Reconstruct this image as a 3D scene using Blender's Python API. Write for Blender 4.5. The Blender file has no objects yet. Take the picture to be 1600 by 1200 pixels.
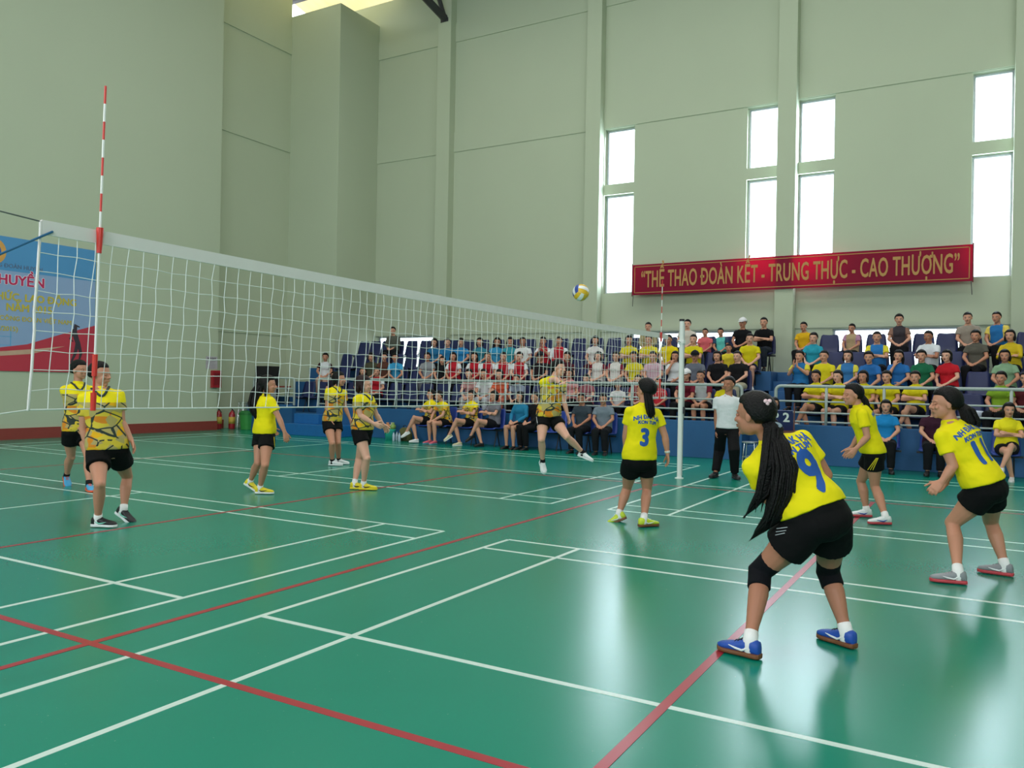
import bpy, bmesh, math, random
from mathutils import Vector as V, Matrix
from mathutils.bvhtree import BVHTree
R_ = random.Random(7)
SC = bpy.context.scene
COL = SC.collection
rad = math.radians

# ------------------------------------------------------------------ camera
YAW, PIT, ROL, FPX = 0.5275, 0.0002, 0.0180, 1269.8
CAMP = V((-2.7277, -4.2621, 1.4775))
FW = V((math.cos(PIT)*math.cos(YAW), math.cos(PIT)*math.sin(YAW), math.sin(PIT)))
_r = FW.cross(V((0, 0, 1))).normalized(); _u = _r.cross(FW)
RT = math.cos(ROL)*_r + math.sin(ROL)*_u
UP = -math.sin(ROL)*_r + math.cos(ROL)*_u
cd = bpy.data.cameras.new('camera'); cam = bpy.data.objects.new('camera', cd); COL.objects.link(cam)
cd.sensor_width = 36; cd.lens = FPX/1600*36; cd.clip_start = 0.05; cd.clip_end = 300
cam.matrix_world = Matrix(((RT.x, UP.x, -FW.x, CAMP.x), (RT.y, UP.y, -FW.y, CAMP.y), (RT.z, UP.z, -FW.z, CAMP.z), (0, 0, 0, 1)))
SC.camera = cam

# ------------------------------------------------------------------ world, lights, exposure
SC.view_settings.view_transform = 'Standard'; SC.view_settings.look = 'None'
SC.view_settings.gamma = 1; SC.view_settings.exposure = -0.33
w = bpy.data.worlds.new('sky'); SC.world = w; w.use_nodes = True
bg = w.node_tree.nodes['Background']
bg.inputs[0].default_value = (0.88, 0.95, 1.0, 1); bg.inputs[1].default_value = 5.0
def area(name, loc, sx, sy, power, rot, col=(1, 1, 1)):
    l = bpy.data.lights.new(name, 'AREA'); l.shape = 'RECTANGLE'; l.size = sx; l.size_y = sy
    l.energy = power; l.color = col
    o = bpy.data.objects.new(name, l); COL.objects.link(o); o.location = loc; o.rotation_euler = rot
    return o
# main fill: lamps added high over the court, below the closed roof sheet
for k, (x, y) in enumerate(((3, -8), (3, 0), (3, 7), (11, -8), (11, 0), (11, 7))):
    area('added_roof_fill', (x, y, 14.2), 3.0, 5.0, 330, (0, 0, 0), (1.0, 0.99, 0.94))
for y in (-9, -3, 3, 9):  # more added fill lamps, out of view along the near side
    area('added_near_side_fill', (-8.3, y, 6.3), 4.5, 1.6, 230, (0, rad(-90), 0), (0.95, 0.98, 1.0))
# daylight entering by the far windows
for y0, y1 in ((4.25, 5.15), (0.33, 1.15), (-0.98, -0.12), (-4.72, -3.92)):
    area('far_window_light', (18.45, (y0+y1)/2, 6.4), 4.2, y1-y0, 150, (0, rad(90), 0), (0.72, 0.86, 1.0))

# ------------------------------------------------------------------ helpers: colour, materials
def lin(h):
    h = h.lstrip('#'); out = []
    for i in (0, 2, 4):
        c = int(h[i:i+2], 16)/255
        out.append(c/12.92 if c <= 0.04045 else ((c+0.055)/1.055)**2.4)
    return tuple(out)+(1,)
MC = {}
def mat(name, col, rough=0.6, metal=0, var=0.12, scale=8, bump=0.0, bscale=60, spec=0.5, coat=0, sheen=0, sss=0):
    if name in MC: return MC[name]
    m = bpy.data.materials.new(name); m.use_nodes = True; N = m.node_tree.nodes; L = m.node_tree.links
    b = N['Principled BSDF']; c = lin(col)
    b.inputs['Roughness'].default_value = rough; b.inputs['Metallic'].default_value = metal
    b.inputs['Specular IOR Level'].default_value = spec
    if coat: b.inputs['Coat Weight'].default_value = coat
    if sss:
        b.inputs['Subsurface Weight'].default_value = sss; b.inputs['Subsurface Radius'].default_value = (0.02, 0.008, 0.004)
    tc = N.new('ShaderNodeTexCoord'); nz = N.new('ShaderNodeTexNoise'); nz.inputs['Scale'].default_value = scale
    nz.inputs['Detail'].default_value = 3
    L.new(tc.outputs['Object'], nz.inputs['Vector'])
    mx = N.new('ShaderNodeMix'); mx.data_type = 'RGBA'
    L.new(nz.outputs['Fac'], mx.inputs['Factor'])
    mx.inputs[6].default_value = tuple(v*(1-var) for v in c[:3])+(1,)
    mx.inputs[7].default_value = tuple(min(1, v*(1+var)) for v in c[:3])+(1,)
    L.new(mx.outputs[2], b.inputs['Base Color'])
    if bump:
        n2 = N.new('ShaderNodeTexNoise'); n2.inputs['Scale'].default_value = bscale; n2.inputs['Detail'].default_value = 4
        L.new(tc.outputs['Object'], n2.inputs['Vector'])
        bp = N.new('ShaderNodeBump'); bp.inputs['Strength'].default_value = bump; bp.inputs['Distance'].default_value = 0.02
        L.new(n2.outputs['Fac'], bp.inputs['Height']); L.new(bp.outputs['Normal'], b.inputs['Normal'])
    MC[name] = m; return m
def cloth(col, name=None): return mat(name or 'cloth_'+col, col, 0.85, var=0.08, scale=5, bump=0.35, bscale=14, spec=0.2)
def skin(col): return mat('skin_'+col, col, 0.5, var=0.05, scale=6, spec=0.35)

# ------------------------------------------------------------------ helpers: objects and tags
def tag(o, label=None, cat=None, group=None, kind=None):
    if label: o['label'] = label
    if cat: o['category'] = cat
    if group: o['group'] = group
    if kind: o['kind'] = kind
    return o
def empty(name, loc, label=None, cat=None, group=None, rz=0):
    o = bpy.data.objects.new(name, None); COL.objects.link(o); o.location = loc; o.rotation_euler = (0, 0, rz)
    o.empty_display_size = 0.2
    return tag(o, label, cat, group)
def link(name, me, m, parent=None, smooth=False):
    o = bpy.data.objects.new(name, me); COL.objects.link(o)
    if m is not None:
        ms = m if isinstance(m, (list, tuple)) else [m]
        me.materials.clear()
        for k in ms: me.materials.append(k)
    if parent: o.parent = parent
    if smooth:
        for p in me.polygons: p.use_smooth = True
    return o
class MB:
    """collects solids and links them as one mesh"""
    def __init__(s): s.v = []; s.f = []; s.mi = []; s.cur = 0
    def add(s, vs, fs):
        n = len(s.v); s.v += [tuple(v) for v in vs]; s.f += [tuple(i+n for i in f) for f in fs]; s.mi += [s.cur]*len(fs); return s
    def box(s, x0, x1, y0, y1, z0, z1):
        x0, x1 = sorted((x0, x1)); y0, y1 = sorted((y0, y1)); z0, z1 = sorted((z0, z1))
        vs = [(x0, y0, z0), (x1, y0, z0), (x1, y1, z0), (x0, y1, z0), (x0, y0, z1), (x1, y0, z1), (x1, y1, z1), (x0, y1, z1)]
        return s.add(vs, [(3, 2, 1, 0), (4, 5, 6, 7), (0, 1, 5, 4), (1, 2, 6, 5), (2, 3, 7, 6), (3, 0, 4, 7)])
    def obox(s, c, a, b, d):      # centre + three half vectors
        c, a, b, d = V(c), V(a), V(b), V(d)
        if a.cross(b).dot(d) < 0: a = -a
        vs = [c+i*a+j*b+k*d for k in (-1, 1) for i, j in ((-1, -1), (1, -1), (1, 1), (-1, 1))]
        return s.add(vs, [(3, 2, 1, 0), (4, 5, 6, 7), (0, 1, 5, 4), (1, 2, 6, 5), (2, 3, 7, 6), (3, 0, 4, 7)])
    def loft(s, secs, n=14, c0=0.0, c1=0.0, power=1.0):
        """secs: (centre, half-vector a, half-vector b)"""
        vs = []; fs = []
        for (c, a, b) in secs:
            for k in range(n):
                t = 2*math.pi*k/n; ct, st = math.cos(t), math.sin(t)
                if power != 1:
                    ct = math.copysign(abs(ct)**power, ct); st = math.copysign(abs(st)**power, st)
                vs.append(c+a*ct+b*st)
        m = len(secs)
        for i in range(m-1):
            for k in range(n):
                k2 = (k+1) % n
                fs.append((i*n+k, i*n+k2, (i+1)*n+k2, (i+1)*n+k))
        d0 = (secs[0][0]-secs[1][0]); d0 = d0.normalized() if d0.length > 1e-9 else V((0, 0, -1))
        d1 = (secs[-1][0]-secs[-2][0]); d1 = d1.normalized() if d1.length > 1e-9 else V((0, 0, 1))
        vs.append(secs[0][0]+d0*c0); vs.append(secs[-1][0]+d1*c1)
        p0, p1 = m*n, m*n+1
        for k in range(n):
            k2 = (k+1) % n
            fs.append((p0, k2, k)); fs.append((p1, (m-1)*n+k, (m-1)*n+k2))
        return s.add(vs, fs)
    def tube(s, pts, rads, n=10, hint=None, round0=True, round1=True, flat=1.0):
        pts = [V(p) for p in pts]
        if not isinstance(rads, (list, tuple)): rads = [rads]*len(pts)
        secs = []; hint = V(hint) if hint else None
        for i, p in enumerate(pts):
            t = (pts[min(i+1, len(pts)-1)]-pts[max(i-1, 0)])
            t = t.normalized() if t.length > 1e-9 else V((0, 0, 1))
            h = hint if hint is not None else (V((0, 0, 1)) if abs(t.z) < 0.9 else V((1, 0, 0)))
            a = (h-t*h.dot(t))
            if a.length < 1e-4: a = t.orthogonal()
            a.normalize(); b = t.cross(a); hint = a
            if i == 0 and round0:
                for q, k in ((0.92, 0.4), (0.72, 0.7)): secs.insert(0, (p-t*rads[0]*k, a*rads[0]*q, b*rads[0]*q*flat))
                secs = secs[::1]
            secs.append((p, a*rads[i], b*rads[i]*flat))
            if i == len(pts)-1 and round1:
                for q, k in ((0.92, 0.4), (0.72, 0.7)): secs.append((p+t*rads[-1]*k, a*rads[-1]*q, b*rads[-1]*q*flat))
        return s.loft(secs, n, rads[0]*0.3 if round0 else 0, rads[-1]*0.3 if round1 else 0)
    def ell(s, c, a, b, d, n=16, m=10):
        c, a, b, d = V(c), V(a), V(b), V(d)
        if a.cross(b).dot(d) < 0: a = -a
        vs = []; fs = []
        for i in range(1, m):
            ph = math.pi*i/m
            for k in range(n):
                t = 2*math.pi*k/n
                vs.append(c-d*math.cos(ph)+(a*math.cos(t)+b*math.sin(t))*math.sin(ph))
        for i in range(m-2):
            for k in range(n):
                k2 = (k+1) % n
                fs.append((i*n+k, i*n+k2, (i+1)*n+k2, (i+1)*n+k))
        vs.append(c-d); vs.append(c+d); p0 = (m-1)*n; p1 = p0+1
        for k in range(n):
            k2 = (k+1) % n
            fs.append((p0, k2, k)); fs.append((p1, (m-2)*n+k, (m-2)*n+k2))
        return s.add(vs, fs)
    def sph(s, c, r, n=14, m=9): return s.ell(c, (r, 0, 0), (0, r, 0), (0, 0, r), n, m)
    def cyl(s, c, r, z0, z1, n=20, r1=None):
        r1 = r if r1 is None else r1
        return s.loft([(V((c[0], c[1], z0)), V((r, 0, 0)), V((0, r, 0))), (V((c[0], c[1], z1)), V((r1, 0, 0)), V((0, r1, 0)))], n)
    def prism(s, pts, axis_vec):   # polygon extruded
        n = len(pts); a = V(axis_vec); vs = [V(p) for p in pts]+[V(p)+a for p in pts]
        fs = [tuple(range(n))[::-1], tuple(range(n, 2*n))]+[(i, (i+1) % n, n+(i+1) % n, n+i) for i in range(n)]
        return s.add(vs, fs)
    def mesh(s, name='mesh'):
        me = bpy.data.meshes.new(name); me.from_pydata(s.v, [], s.f); me.update()
        if any(s.mi): me.polygons.foreach_set('material_index', s.mi)
        return me
    def build(s, name, m, parent=None, smooth=False, bevel=0, origin=None, fix=False):
        if origin is not None:
            o_ = V(origin); s.v = [tuple(V(v)-o_) for v in s.v]
        me = s.mesh(name)
        if fix:
            bm = bmesh.new(); bm.from_mesh(me); bmesh.ops.recalc_face_normals(bm, faces=bm.faces); bm.to_mesh(me); bm.free()
        o = link(name, me, m, parent, smooth)
        if origin is not None: o.location = origin
        if bevel:
            b = o.modifiers.new('bevel', 'BEVEL'); b.width = bevel; b.segments = 2; b.limit_method = 'ANGLE'
        return o
def remesh(mb, voxel, smooth=3, fac=0.5, disp=None):
    me = mb.mesh('tmp'); o = bpy.data.objects.new('tmp', me); COL.objects.link(o)
    r = o.modifiers.new('r', 'REMESH'); r.mode = 'VOXEL'; r.voxel_size = voxel; r.adaptivity = 0
    if smooth:
        s = o.modifiers.new('s', 'SMOOTH'); s.factor = fac; s.iterations = smooth
    dg = bpy.context.evaluated_depsgraph_get()
    out = bpy.data.meshes.new_from_object(o.evaluated_get(dg))
    bpy.data.objects.remove(o); bpy.data.meshes.remove(me)
    for p in out.polygons: p.use_smooth = True
    return out
from mathutils import noise
import numpy as np
def folds(me, amp, fx, fz):
    N = len(me.vertices); co = np.empty(N*3, 'f'); me.vertices.foreach_get('co', co); co = co.reshape(-1, 3)
    nr = np.empty(N*3, 'f'); me.vertices.foreach_get('normal', nr); nr = nr.reshape(-1, 3)
    h = np.empty((N, 1), 'f')
    for i, c in enumerate(co.tolist()):
        p = V((c[0]*fx, c[1]*fx, c[2]*fx*1.6+c[0]*fz)); h[i] = noise.noise(p)+.5*noise.noise(p*2.3)
    me.vertices.foreach_set('co', (co+nr*h*amp).ravel()); me.update()
    return me
def raw_text(body, size, extrude, spacing, res=3):
    c = bpy.data.curves.new('t', 'FONT'); c.body = body; c.size = size; c.extrude = extrude
    c.align_x = 'LEFT'; c.align_y = 'CENTER'; c.resolution_u = res; c.space_character = spacing
    o = bpy.data.objects.new('t', c); COL.objects.link(o)
    me = bpy.data.meshes.new_from_object(o.evaluated_get(bpy.context.evaluated_depsgraph_get()))
    bpy.data.objects.remove(o); bpy.data.curves.remove(c)
    return me
def text_mesh(body, size=1.0, bold=0.0, extrude=0.0, align='CENTER', sx=1.0, spacing=1.0):
    """lettering; the barred D and the horned O are drawn from plain letters plus their marks"""
    plain = body.replace('Đ', 'D').replace('Ợ', 'O')
    me = raw_text(plain, size, extrude, spacing); marks = MB()
    for i, ch in enumerate(body):
        if ch in 'ĐỢ':
            t = raw_text(plain[:i+1], size, extrude, spacing, 1); xr = max(v.co.x for v in t.vertices); ys = [v.co.y for v in t.vertices]; bpy.data.meshes.remove(t)
            t = raw_text(plain[i], size, extrude, spacing, 1); xx = [v.co.x for v in t.vertices]; yy = [v.co.y for v in t.vertices]; bpy.data.meshes.remove(t)
            wd = max(xx)-min(xx); xl = xr-wd; y0, y1 = min(yy), max(yy); ym = (y0+y1)/2; h = y1-y0; z = max(extrude, .001)
            if ch == 'Đ': marks.box(xl-wd*.14, xl+wd*.42, ym-h*.055, ym+h*.055, -z, z)
            else:
                marks.box(xr-wd*.16, xr+wd*.10, y1-h*.13, y1-h*.02, -z, z); marks.box(xr+wd*.02, xr+wd*.13, y1-h*.06, y1+h*.14, -z, z)
                marks.box((xl+xr)/2-h*.07, (xl+xr)/2+h*.07, y0-h*.28, y0-h*.14, -z, z)
    if marks.v:
        m2 = marks.mesh(); bm = bmesh.new(); bm.from_mesh(me); bm.from_mesh(m2); bm.to_mesh(me); bm.free(); bpy.data.meshes.remove(m2)
    xs = [v.co.x for v in me.vertices]; off = {'CENTER': (max(xs)+min(xs))/2, 'RIGHT': max(xs), 'LEFT': min(xs)}[align]
    for v in me.vertices: v.co.x -= off
    if bold:
        bm = bmesh.new()
        for i, (dx, dy) in enumerate(((0, 0), (1, 0), (-1, 0), (0, .8), (0, -.8), (.7, .6), (-.7, -.6), (-.7, .6), (.7, -.6))):
            m2 = me.copy()
            for v in m2.vertices: v.co.x += dx*bold; v.co.y += dy*bold; v.co.z += i*.00012
            bm.from_mesh(m2); bpy.data.meshes.remove(m2)
        bm.to_mesh(me); bm.free()
    for v in me.vertices: v.co.x *= sx
    return me
def place_mesh(me, origin, xd, yd, zd):
    o, x, y, z = V(origin), V(xd), V(yd), V(zd)
    for v in me.vertices: v.co = o+x*v.co.x+y*v.co.y+z*v.co.z
    return me
# a sight line of the photograph turned into points of the place
def ray(px, py): return FW+RT*((px-800)/FPX)-UP*((py-600)/FPX)
def at_depth(px, py, d): return CAMP+ray(px, py)*d
def at_z(px, py, z=0.0):
    r = ray(px, py); return CAMP+r*((z-CAMP.z)/r.z)
def y_at(px, X, py=600):
    r = ray(px, py); return (CAMP+r*((X-CAMP.x)/r.x)).y
def depth(p): return (V(p)-CAMP).dot(FW)

# ------------------------------------------------------------------ materials
M_wall = mat('pale_green_paint', '#bac4ac', 0.75, var=0.03, scale=0.7, bump=0.05, bscale=90, spec=0.3)
M_red = mat('red_brown_skirting', '#8f3b34', 0.5, var=0.08)
M_blue = mat('blue_painted_concrete', '#1f5a8e', 0.6, var=0.18, scale=2.0, bump=0.1, bscale=30)
M_rail = mat('pale_green_painted_steel', '#a3afac', 0.4, var=0.04)
M_white = mat('white_paint', '#e9ece9', 0.45, var=0.03)
M_chair = mat('navy_moulded_plastic', '#1d2758', 0.42, var=0.1)
M_steel = mat('dark_painted_steel', '#23262b', 0.45, metal=0.3)
M_chrome = mat('chrome', '#d9dcde', 0.18, metal=1.0, var=0.02)
M_line = mat('white_floor_paint', '#cfe3da', 0.35, var=0.04, scale=3)
M_rline = mat('red_floor_paint', '#a8303c', 0.3, var=0.05, scale=3)
M_roof = mat('grey_metal_sheet', '#8b8680', 0.5, metal=0.3, var=0.08)
M_truss = mat('dark_truss_steel', '#3b3a3e', 0.6, var=0.08)
M_hair = mat('black_hair', '#070506', 0.5, var=0.3, scale=40, bump=0.5, bscale=90, spec=0.25)
M_hair2 = mat('reddish_dark_hair', '#220b10', 0.5, var=0.3, scale=40, bump=0.5, bscale=90, spec=0.3)
M_black = cloth('#0b0b0d', 'black_jersey')
M_yel = cloth('#efdf14', 'yellow_jersey')
M_whitecloth = cloth('#dfe2e6', 'white_shirting')
M_eye = mat('eye_white', '#c4bab2', 0.3, var=0.02); M_iris = mat('dark_iris', '#140c08', 0.2, var=0.05)
M_lip = mat('lip', '#8e4a44', 0.5, var=0.05)
SK = [skin('#d29b82'), skin('#c58b71'), skin('#dea992'), skin('#b37a61')]

# ------------------------------------------------------------------ the hall
BX = 18.4     # inner face of the wall behind the stand
LY, LY2 = 15.0, 15.5
TOPZ = 14.1
def floor_mat():
    m = mat('green_sports_floor', '#08866f', 0.30, var=0.05, scale=0.8, spec=0.42)
    N = m.node_tree.nodes; L = m.node_tree.links; b = N['Principled BSDF']
    n = N.new('ShaderNodeTexNoise'); n.inputs['Scale'].default_value = 60; n.inputs['Detail'].default_value = 5
    mr = N.new('ShaderNodeMapRange'); mr.inputs['To Min'].default_value = 0.20; mr.inputs['To Max'].default_value = 0.30
    tc = N.new('ShaderNodeTexCoord'); L.new(tc.outputs['Object'], n.inputs['Vector'])
    L.new(n.outputs['Fac'], mr.inputs['Value']); L.new(mr.outputs['Result'], b.inputs['Roughness'])
    return m
fl = MB().box(-9, 19, -16, 16.2, -0.2, 0).build('floor', floor_mat()); tag(fl, kind='structure')

def wall_with_holes(name, x0, x1, ys, zs, holes):
    """solid wall between x0 and x1 cut on a grid, openings left out"""
    mb = MB()
    for i in range(len(ys)-1):
        for j in range(len(zs)-1):
            cy, cz = (ys[i]+ys[i+1])/2, (zs[j]+zs[j+1])/2
            if any(a < cy < b and c < cz < d for a, b, c, d in holes): continue
            mb.box(x0, x1, ys[i], ys[i+1], zs[j], zs[j+1])
    me = mb.mesh(name); bm = bmesh.new(); bm.from_mesh(me)
    bmesh.ops.remove_doubles(bm, verts=bm.verts, dist=1e-4)
    seen = {}
    for f in list(bm.faces):
        k = tuple(sorted(v.index for v in f.verts)); seen.setdefault(k, []).append(f)
    bmesh.ops.delete(bm, geom=[f for l in seen.values() if len(l) > 1 for f in l], context='FACES_ONLY')
    bm.to_mesh(me); bm.free()
    return tag(link(name, me, M_wall), kind='structure')
WIN = [(4.25, 5.15), (0.33, 1.15), (-0.98, -0.12), (-4.72, -3.92)]
holes = []
for a, b in WIN: holes += [(a, b, 7.15, 8.72), (a, b, 4.08, 6.86)]
LOW = [(10.95, 13.35), (1.3, 4.3), (-4.0, -1.0)]
for a, b in LOW: holes.append((a, b, 1.95, 2.98))
holes += [(-10.5, -9.6, 4.08, 8.72), (-6.0, -5.15, 4.08, 8.72)]
ys = sorted({-16, 16.2} | {q for h in holes for q in h[:2]}); zs = sorted({0, TOPZ} | {q for h in holes for q in h[2:]})
wall_with_holes('wall_back', BX, BX+0.28, ys, zs, holes)
# columns and tie beams of the concrete frame
cols = MB()
for a, b in ((10.3, 10.8), (5.17, 5.62), (-0.12, 0.33), (-5.16, -4.72), (-10.6, -10.1)):
    cols.box(BX-0.3, BX+0.01, a, b, 0, TOPZ)
tag(cols.build('trim_1', M_wall, bevel=0.01), kind='structure')
bm_ = MB()
for z0, z1, t in ((8.74, 9.35, 0.025), (12.2, 12.8, 0.03), (3.0, 3.12, 0.04)):
    for a, b in ((-16, -5.16), (-4.72, -0.12), (0.33, 5.17), (5.62, 10.3), (10.8, 13.4)):
        bm_.box(BX-t, BX+0.01, a, b, z0, z1)
tag(bm_.build('trim_2', M_wall), kind='structure')
# corner shaft
tag(MB().box(16.5, BX, 13.4, 16.2, 0, 13.35).build('trim_3', M_wall, bevel=0.01), kind='structure')
# left wall: proud part and set back part with beams
tag(MB().box(-9, 13.35, LY, LY+0.3, 0, TOPZ+3).build('wall_left', M_wall), kind='structure')
lb = MB().box(13.35, 16.5, LY2, LY2+0.3, 0, TOPZ)
lb.box(13.35, 13.5, LY+0.3, LY2, 0, TOPZ)
for z0, z1 in ((8.9, 9.4), (12.1, 12.7), (2.9, 3.02)): lb.box(13.5, 16.5, LY2-0.03, LY2, z0, z1)
tag(lb.build('trim_4', M_wall), kind='structure')
tag(MB().box(-9, 13.35, LY-0.03, LY, 0, 0.26).build('baseboard_left', M_red), kind='structure')
tag(MB().box(13.35, 14.0, LY2-0.03, LY2, 0, 0.26).build('baseboard_left_recess', M_red), kind='structure')
# unseen sides of the hall
tag(MB().box(-9, 19, -16.3, -16, 0, TOPZ+3).build('wall_right', M_wall), kind='structure')
wn = MB()
wn.box(-9.3, -9, -16, 16.2, 0, 3.5); wn.box(-9.3, -9, -16, 16.2, 9, TOPZ+0.2)
for a, b in ((-16, -13), (-7, -5), (-1, 1), (5, 7), (11, 16.2)): wn.box(-9.3, -9, a, b, 3.5, 9)
tag(wn.build('wall_front', M_wall), kind='structure')
# roof: corrugated sheet rising from both eaves to a ridge
def roofz(x): return TOPZ+0.05+(0.20*(BX+0.5-x) if x > 4.7 else 0.20*(BX+0.5-4.7)-0.20*(4.7-x))
rf = MB(); stepy = 0.19
sky = [(0.6, 5.8), (-7, -2)]
y = -16.2; prof = []
while y < 16.6: prof.append(y); y += stepy
def sheet(mb, xa, xb, ya, yb):
    q = [t for t in prof if ya <= t <= yb]
    for i in range(len(q)-1):
        d0, d1 = (0.05 if prof.index(q[i]) % 2 else 0.0), (0.05 if prof.index(q[i+1]) % 2 else 0.0)
        mb.add([(xa, q[i], roofz(xa)+d0), (xb, q[i], roofz(xb)+d0), (xb, q[i+1], roofz(xb)+d1), (xa, q[i+1], roofz(xa)+d1)], [(0, 1, 2, 3)])
sheet(rf, -9.4, 4.7, -16.2, 16.6); sheet(rf, 4.7, 13.6, -16.2, 16.6)
sheet(rf, 13.6, 18.9, -16.2, 12.55)
tag(rf.build('ceiling', M_roof), kind='structure')
def amber():
    m = bpy.data.materials.new('amber_translucent_sheet'); m.use_nodes = True; N = m.node_tree.nodes; L = m.node_tree.links
    for n in list(N): N.remove(n)
    o = N.new('ShaderNodeOutputMaterial'); t = N.new('ShaderNodeBsdfTranslucent'); tr = N.new('ShaderNodeBsdfTransparent'); mx = N.new('ShaderNodeMixShader')
    nz = N.new('ShaderNodeTexNoise'); nz.inputs['Scale'].default_value = 3; cr = N.new('ShaderNodeValToRGB')
    cr.color_ramp.elements[0].color = (0.36, 0.27, 0.10, 1); cr.color_ramp.elements[1].color = (0.38, 0.32, 0.19, 1)
    L.new(nz.outputs['Fac'], cr.inputs['Fac']); L.new(cr.outputs['Color'], t.inputs['Color']); L.new(cr.outputs['Color'], tr.inputs['Color'])
    mx.inputs[0].default_value = 0.06
    L.new(t.outputs[0], mx.inputs[1]); L.new(tr.outputs[0], mx.inputs[2]); L.new(mx.outputs[0], o.inputs[0]); return m
am = MB(); sheet(am, 13.6, 18.9, 12.35, 16.6)
tag(am.build('window_20', amber()), kind='structure')
# truss at the first column: two chords and a web, seated on the column head
tr = empty('roof_truss', (BX-0.3, 10.55, 12.9), 'dark steel roof truss resting on the wall column beside the corner shaft', 'truss')
tm = MB()
zb = lambda x: 12.85+0.20*(BX-x); 
tm.tube([(0, 0, 0.0), (-13, 0, 0.05+13*0.20)], 0.12, 6); tm.tube([(0, 0, 0.9), (-13, 0, 0.9+13*0.20)], 0.12, 6)
tm.build('chord', M_truss, tr)
for k in range(9):
    xa = -k*1.4; q = MB(); q.tube([(xa, 0, -xa*0.2), (xa-0.7, 0, 0.9-(xa-0.7)*0.2)], 0.07, 6); q.tube([(xa-0.7, 0, 0.9-(xa-0.7)*0.2), (xa-1.4, 0, -(xa-1.4)*0.2)], 0.07, 6)
    q.build('web_brace', M_truss, tr)
MB().box(-0.02, 0.28, -0.14, 0.14, -0.12, 0.0).build('bearing_plate', M_truss, tr)
# purlin under the sheet
tag(MB().box(16.9, 17.05, -16, 16.2, 14.1, 14.24).build('roof_purlin', M_truss), 'long grey purlin under the roof sheet near the eave', 'beam')

def glass():
    m = bpy.data.materials.new('window_glass'); m.use_nodes = True; N = m.node_tree.nodes; L = m.node_tree.links
    for n in list(N): N.remove(n)
    o = N.new('ShaderNodeOutputMaterial'); g = N.new('ShaderNodeBsdfGlossy'); t = N.new('ShaderNodeBsdfTransparent'); mx = N.new('ShaderNodeMixShader'); f = N.new('ShaderNodeFresnel')
    g.inputs['Roughness'].default_value = 0.03; t.inputs[0].default_value = (0.93, 0.97, 0.96, 1); f.inputs[0].default_value = 1.4
    L.new(f.outputs[0], mx.inputs[0]); L.new(t.outputs[0], mx.inputs[1]); L.new(g.outputs[0], mx.inputs[2]); L.new(mx.outputs[0], o.inputs[0]); return m
M_glass = glass(); M_frame = mat('pale_aluminium_frame', '#c9cfd6', 0.4, metal=0.3)
wi = 0
def window(y0, y1, z0, z1, X=BX+0.2, mull=0):
    global wi; wi += 1
    f = MB(); t = 0.045
    f.box(X, X+0.05, y0, y0+t, z0, z1); f.box(X, X+0.05, y1-t, y1, z0, z1); f.box(X, X+0.05, y0+t, y1-t, z0, z0+t); f.box(X, X+0.05, y0+t, y1-t, z1-t, z1)
    for k in range(mull):
        yy = y0+(y1-y0)*(k+1)/(mull+1); f.box(X, X+0.05, yy-0.02, yy+0.02, z0+t, z1-t)
    o = f.build('window_%d' % wi, M_frame); tag(o, kind='structure')
    p = MB().box(X+0.02, X+0.028, y0+t, y1-t, z0+t, z1-t).build('pane', M_glass, o)
for a, b in WIN: window(a, b, 7.15, 8.72); window(a, b, 4.08, 6.86)
for a, b in LOW: window(a, b, 1.95, 2.98, mull=0)
window(-6.0, -5.15, 4.08, 8.72); window(-10.5, -9.6, 4.08, 8.72)

# ------------------------------------------------------------------ court markings
ti = 10
def marking(rects, m, z):
    global ti; ti += 1
    mb = MB()
    for i, (x0, x1, y0, y1) in enumerate(rects): mb.box(x0, x1, y0, y1, 0.0, z+i*0.00004)
    return tag(mb.build('trim_%d' % ti, m), kind='structure')
def badminton(xa, xb, ya, sg):
    """doubles court 6.1 x 13.4 m, lines 40 mm; ya is the near back line, sg the way it runs"""
    h = 0.02; r = []
    Y = lambda d: ya+sg*d
    def ly(d, x0=xa, x1=xb): r.append((x0, x1, min(Y(d)-h, Y(d)+h), max(Y(d)-h, Y(d)+h)))
    def lx(x, d0=0, d1=13.4): r.append((x-h, x+h, min(Y(d0), Y(d1)), max(Y(d0), Y(d1))))
    for d in (0, 0.74, 4.72, 8.68, 12.66, 13.4): ly(d)
    for x in (xa, xa+0.46, xb-0.46, xb): lx(x)
    lx((xa+xb)/2, 0, 4.72); lx((xa+xb)/2, 8.68, 13.4)
    return r
marking(badminton(-2.16, 3.94, 0.38, 1), M_line, 0.0012)
marking(badminton(-2.16, 3.94, -0.37, -1), M_line, 0.0012)
marking(badminton(6.26, 12.36, 0.39, 1), M_line, 0.0012)
marking(badminton(6.26, 12.36, -0.39, -1), M_line, 0.0012)
vb = [(-0.025, 0.025, -9, 9), (8.975, 9.025, -9, 9)]+[(-1.2 if y == 0 else 0, 9, y-0.025, y+0.025) for y in (-9, -3, 0, 3, 9)]
marking(vb, M_rline, 0.0018)

# ------------------------------------------------------------------ the stand (grandstand)
ROWX = [14.68, 15.53, 16.38, 17.23]; FLZ = [0.56, 1.00, 1.44, 1.88]
YL, YR = 14.45, -12.0
st = MB()
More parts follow.
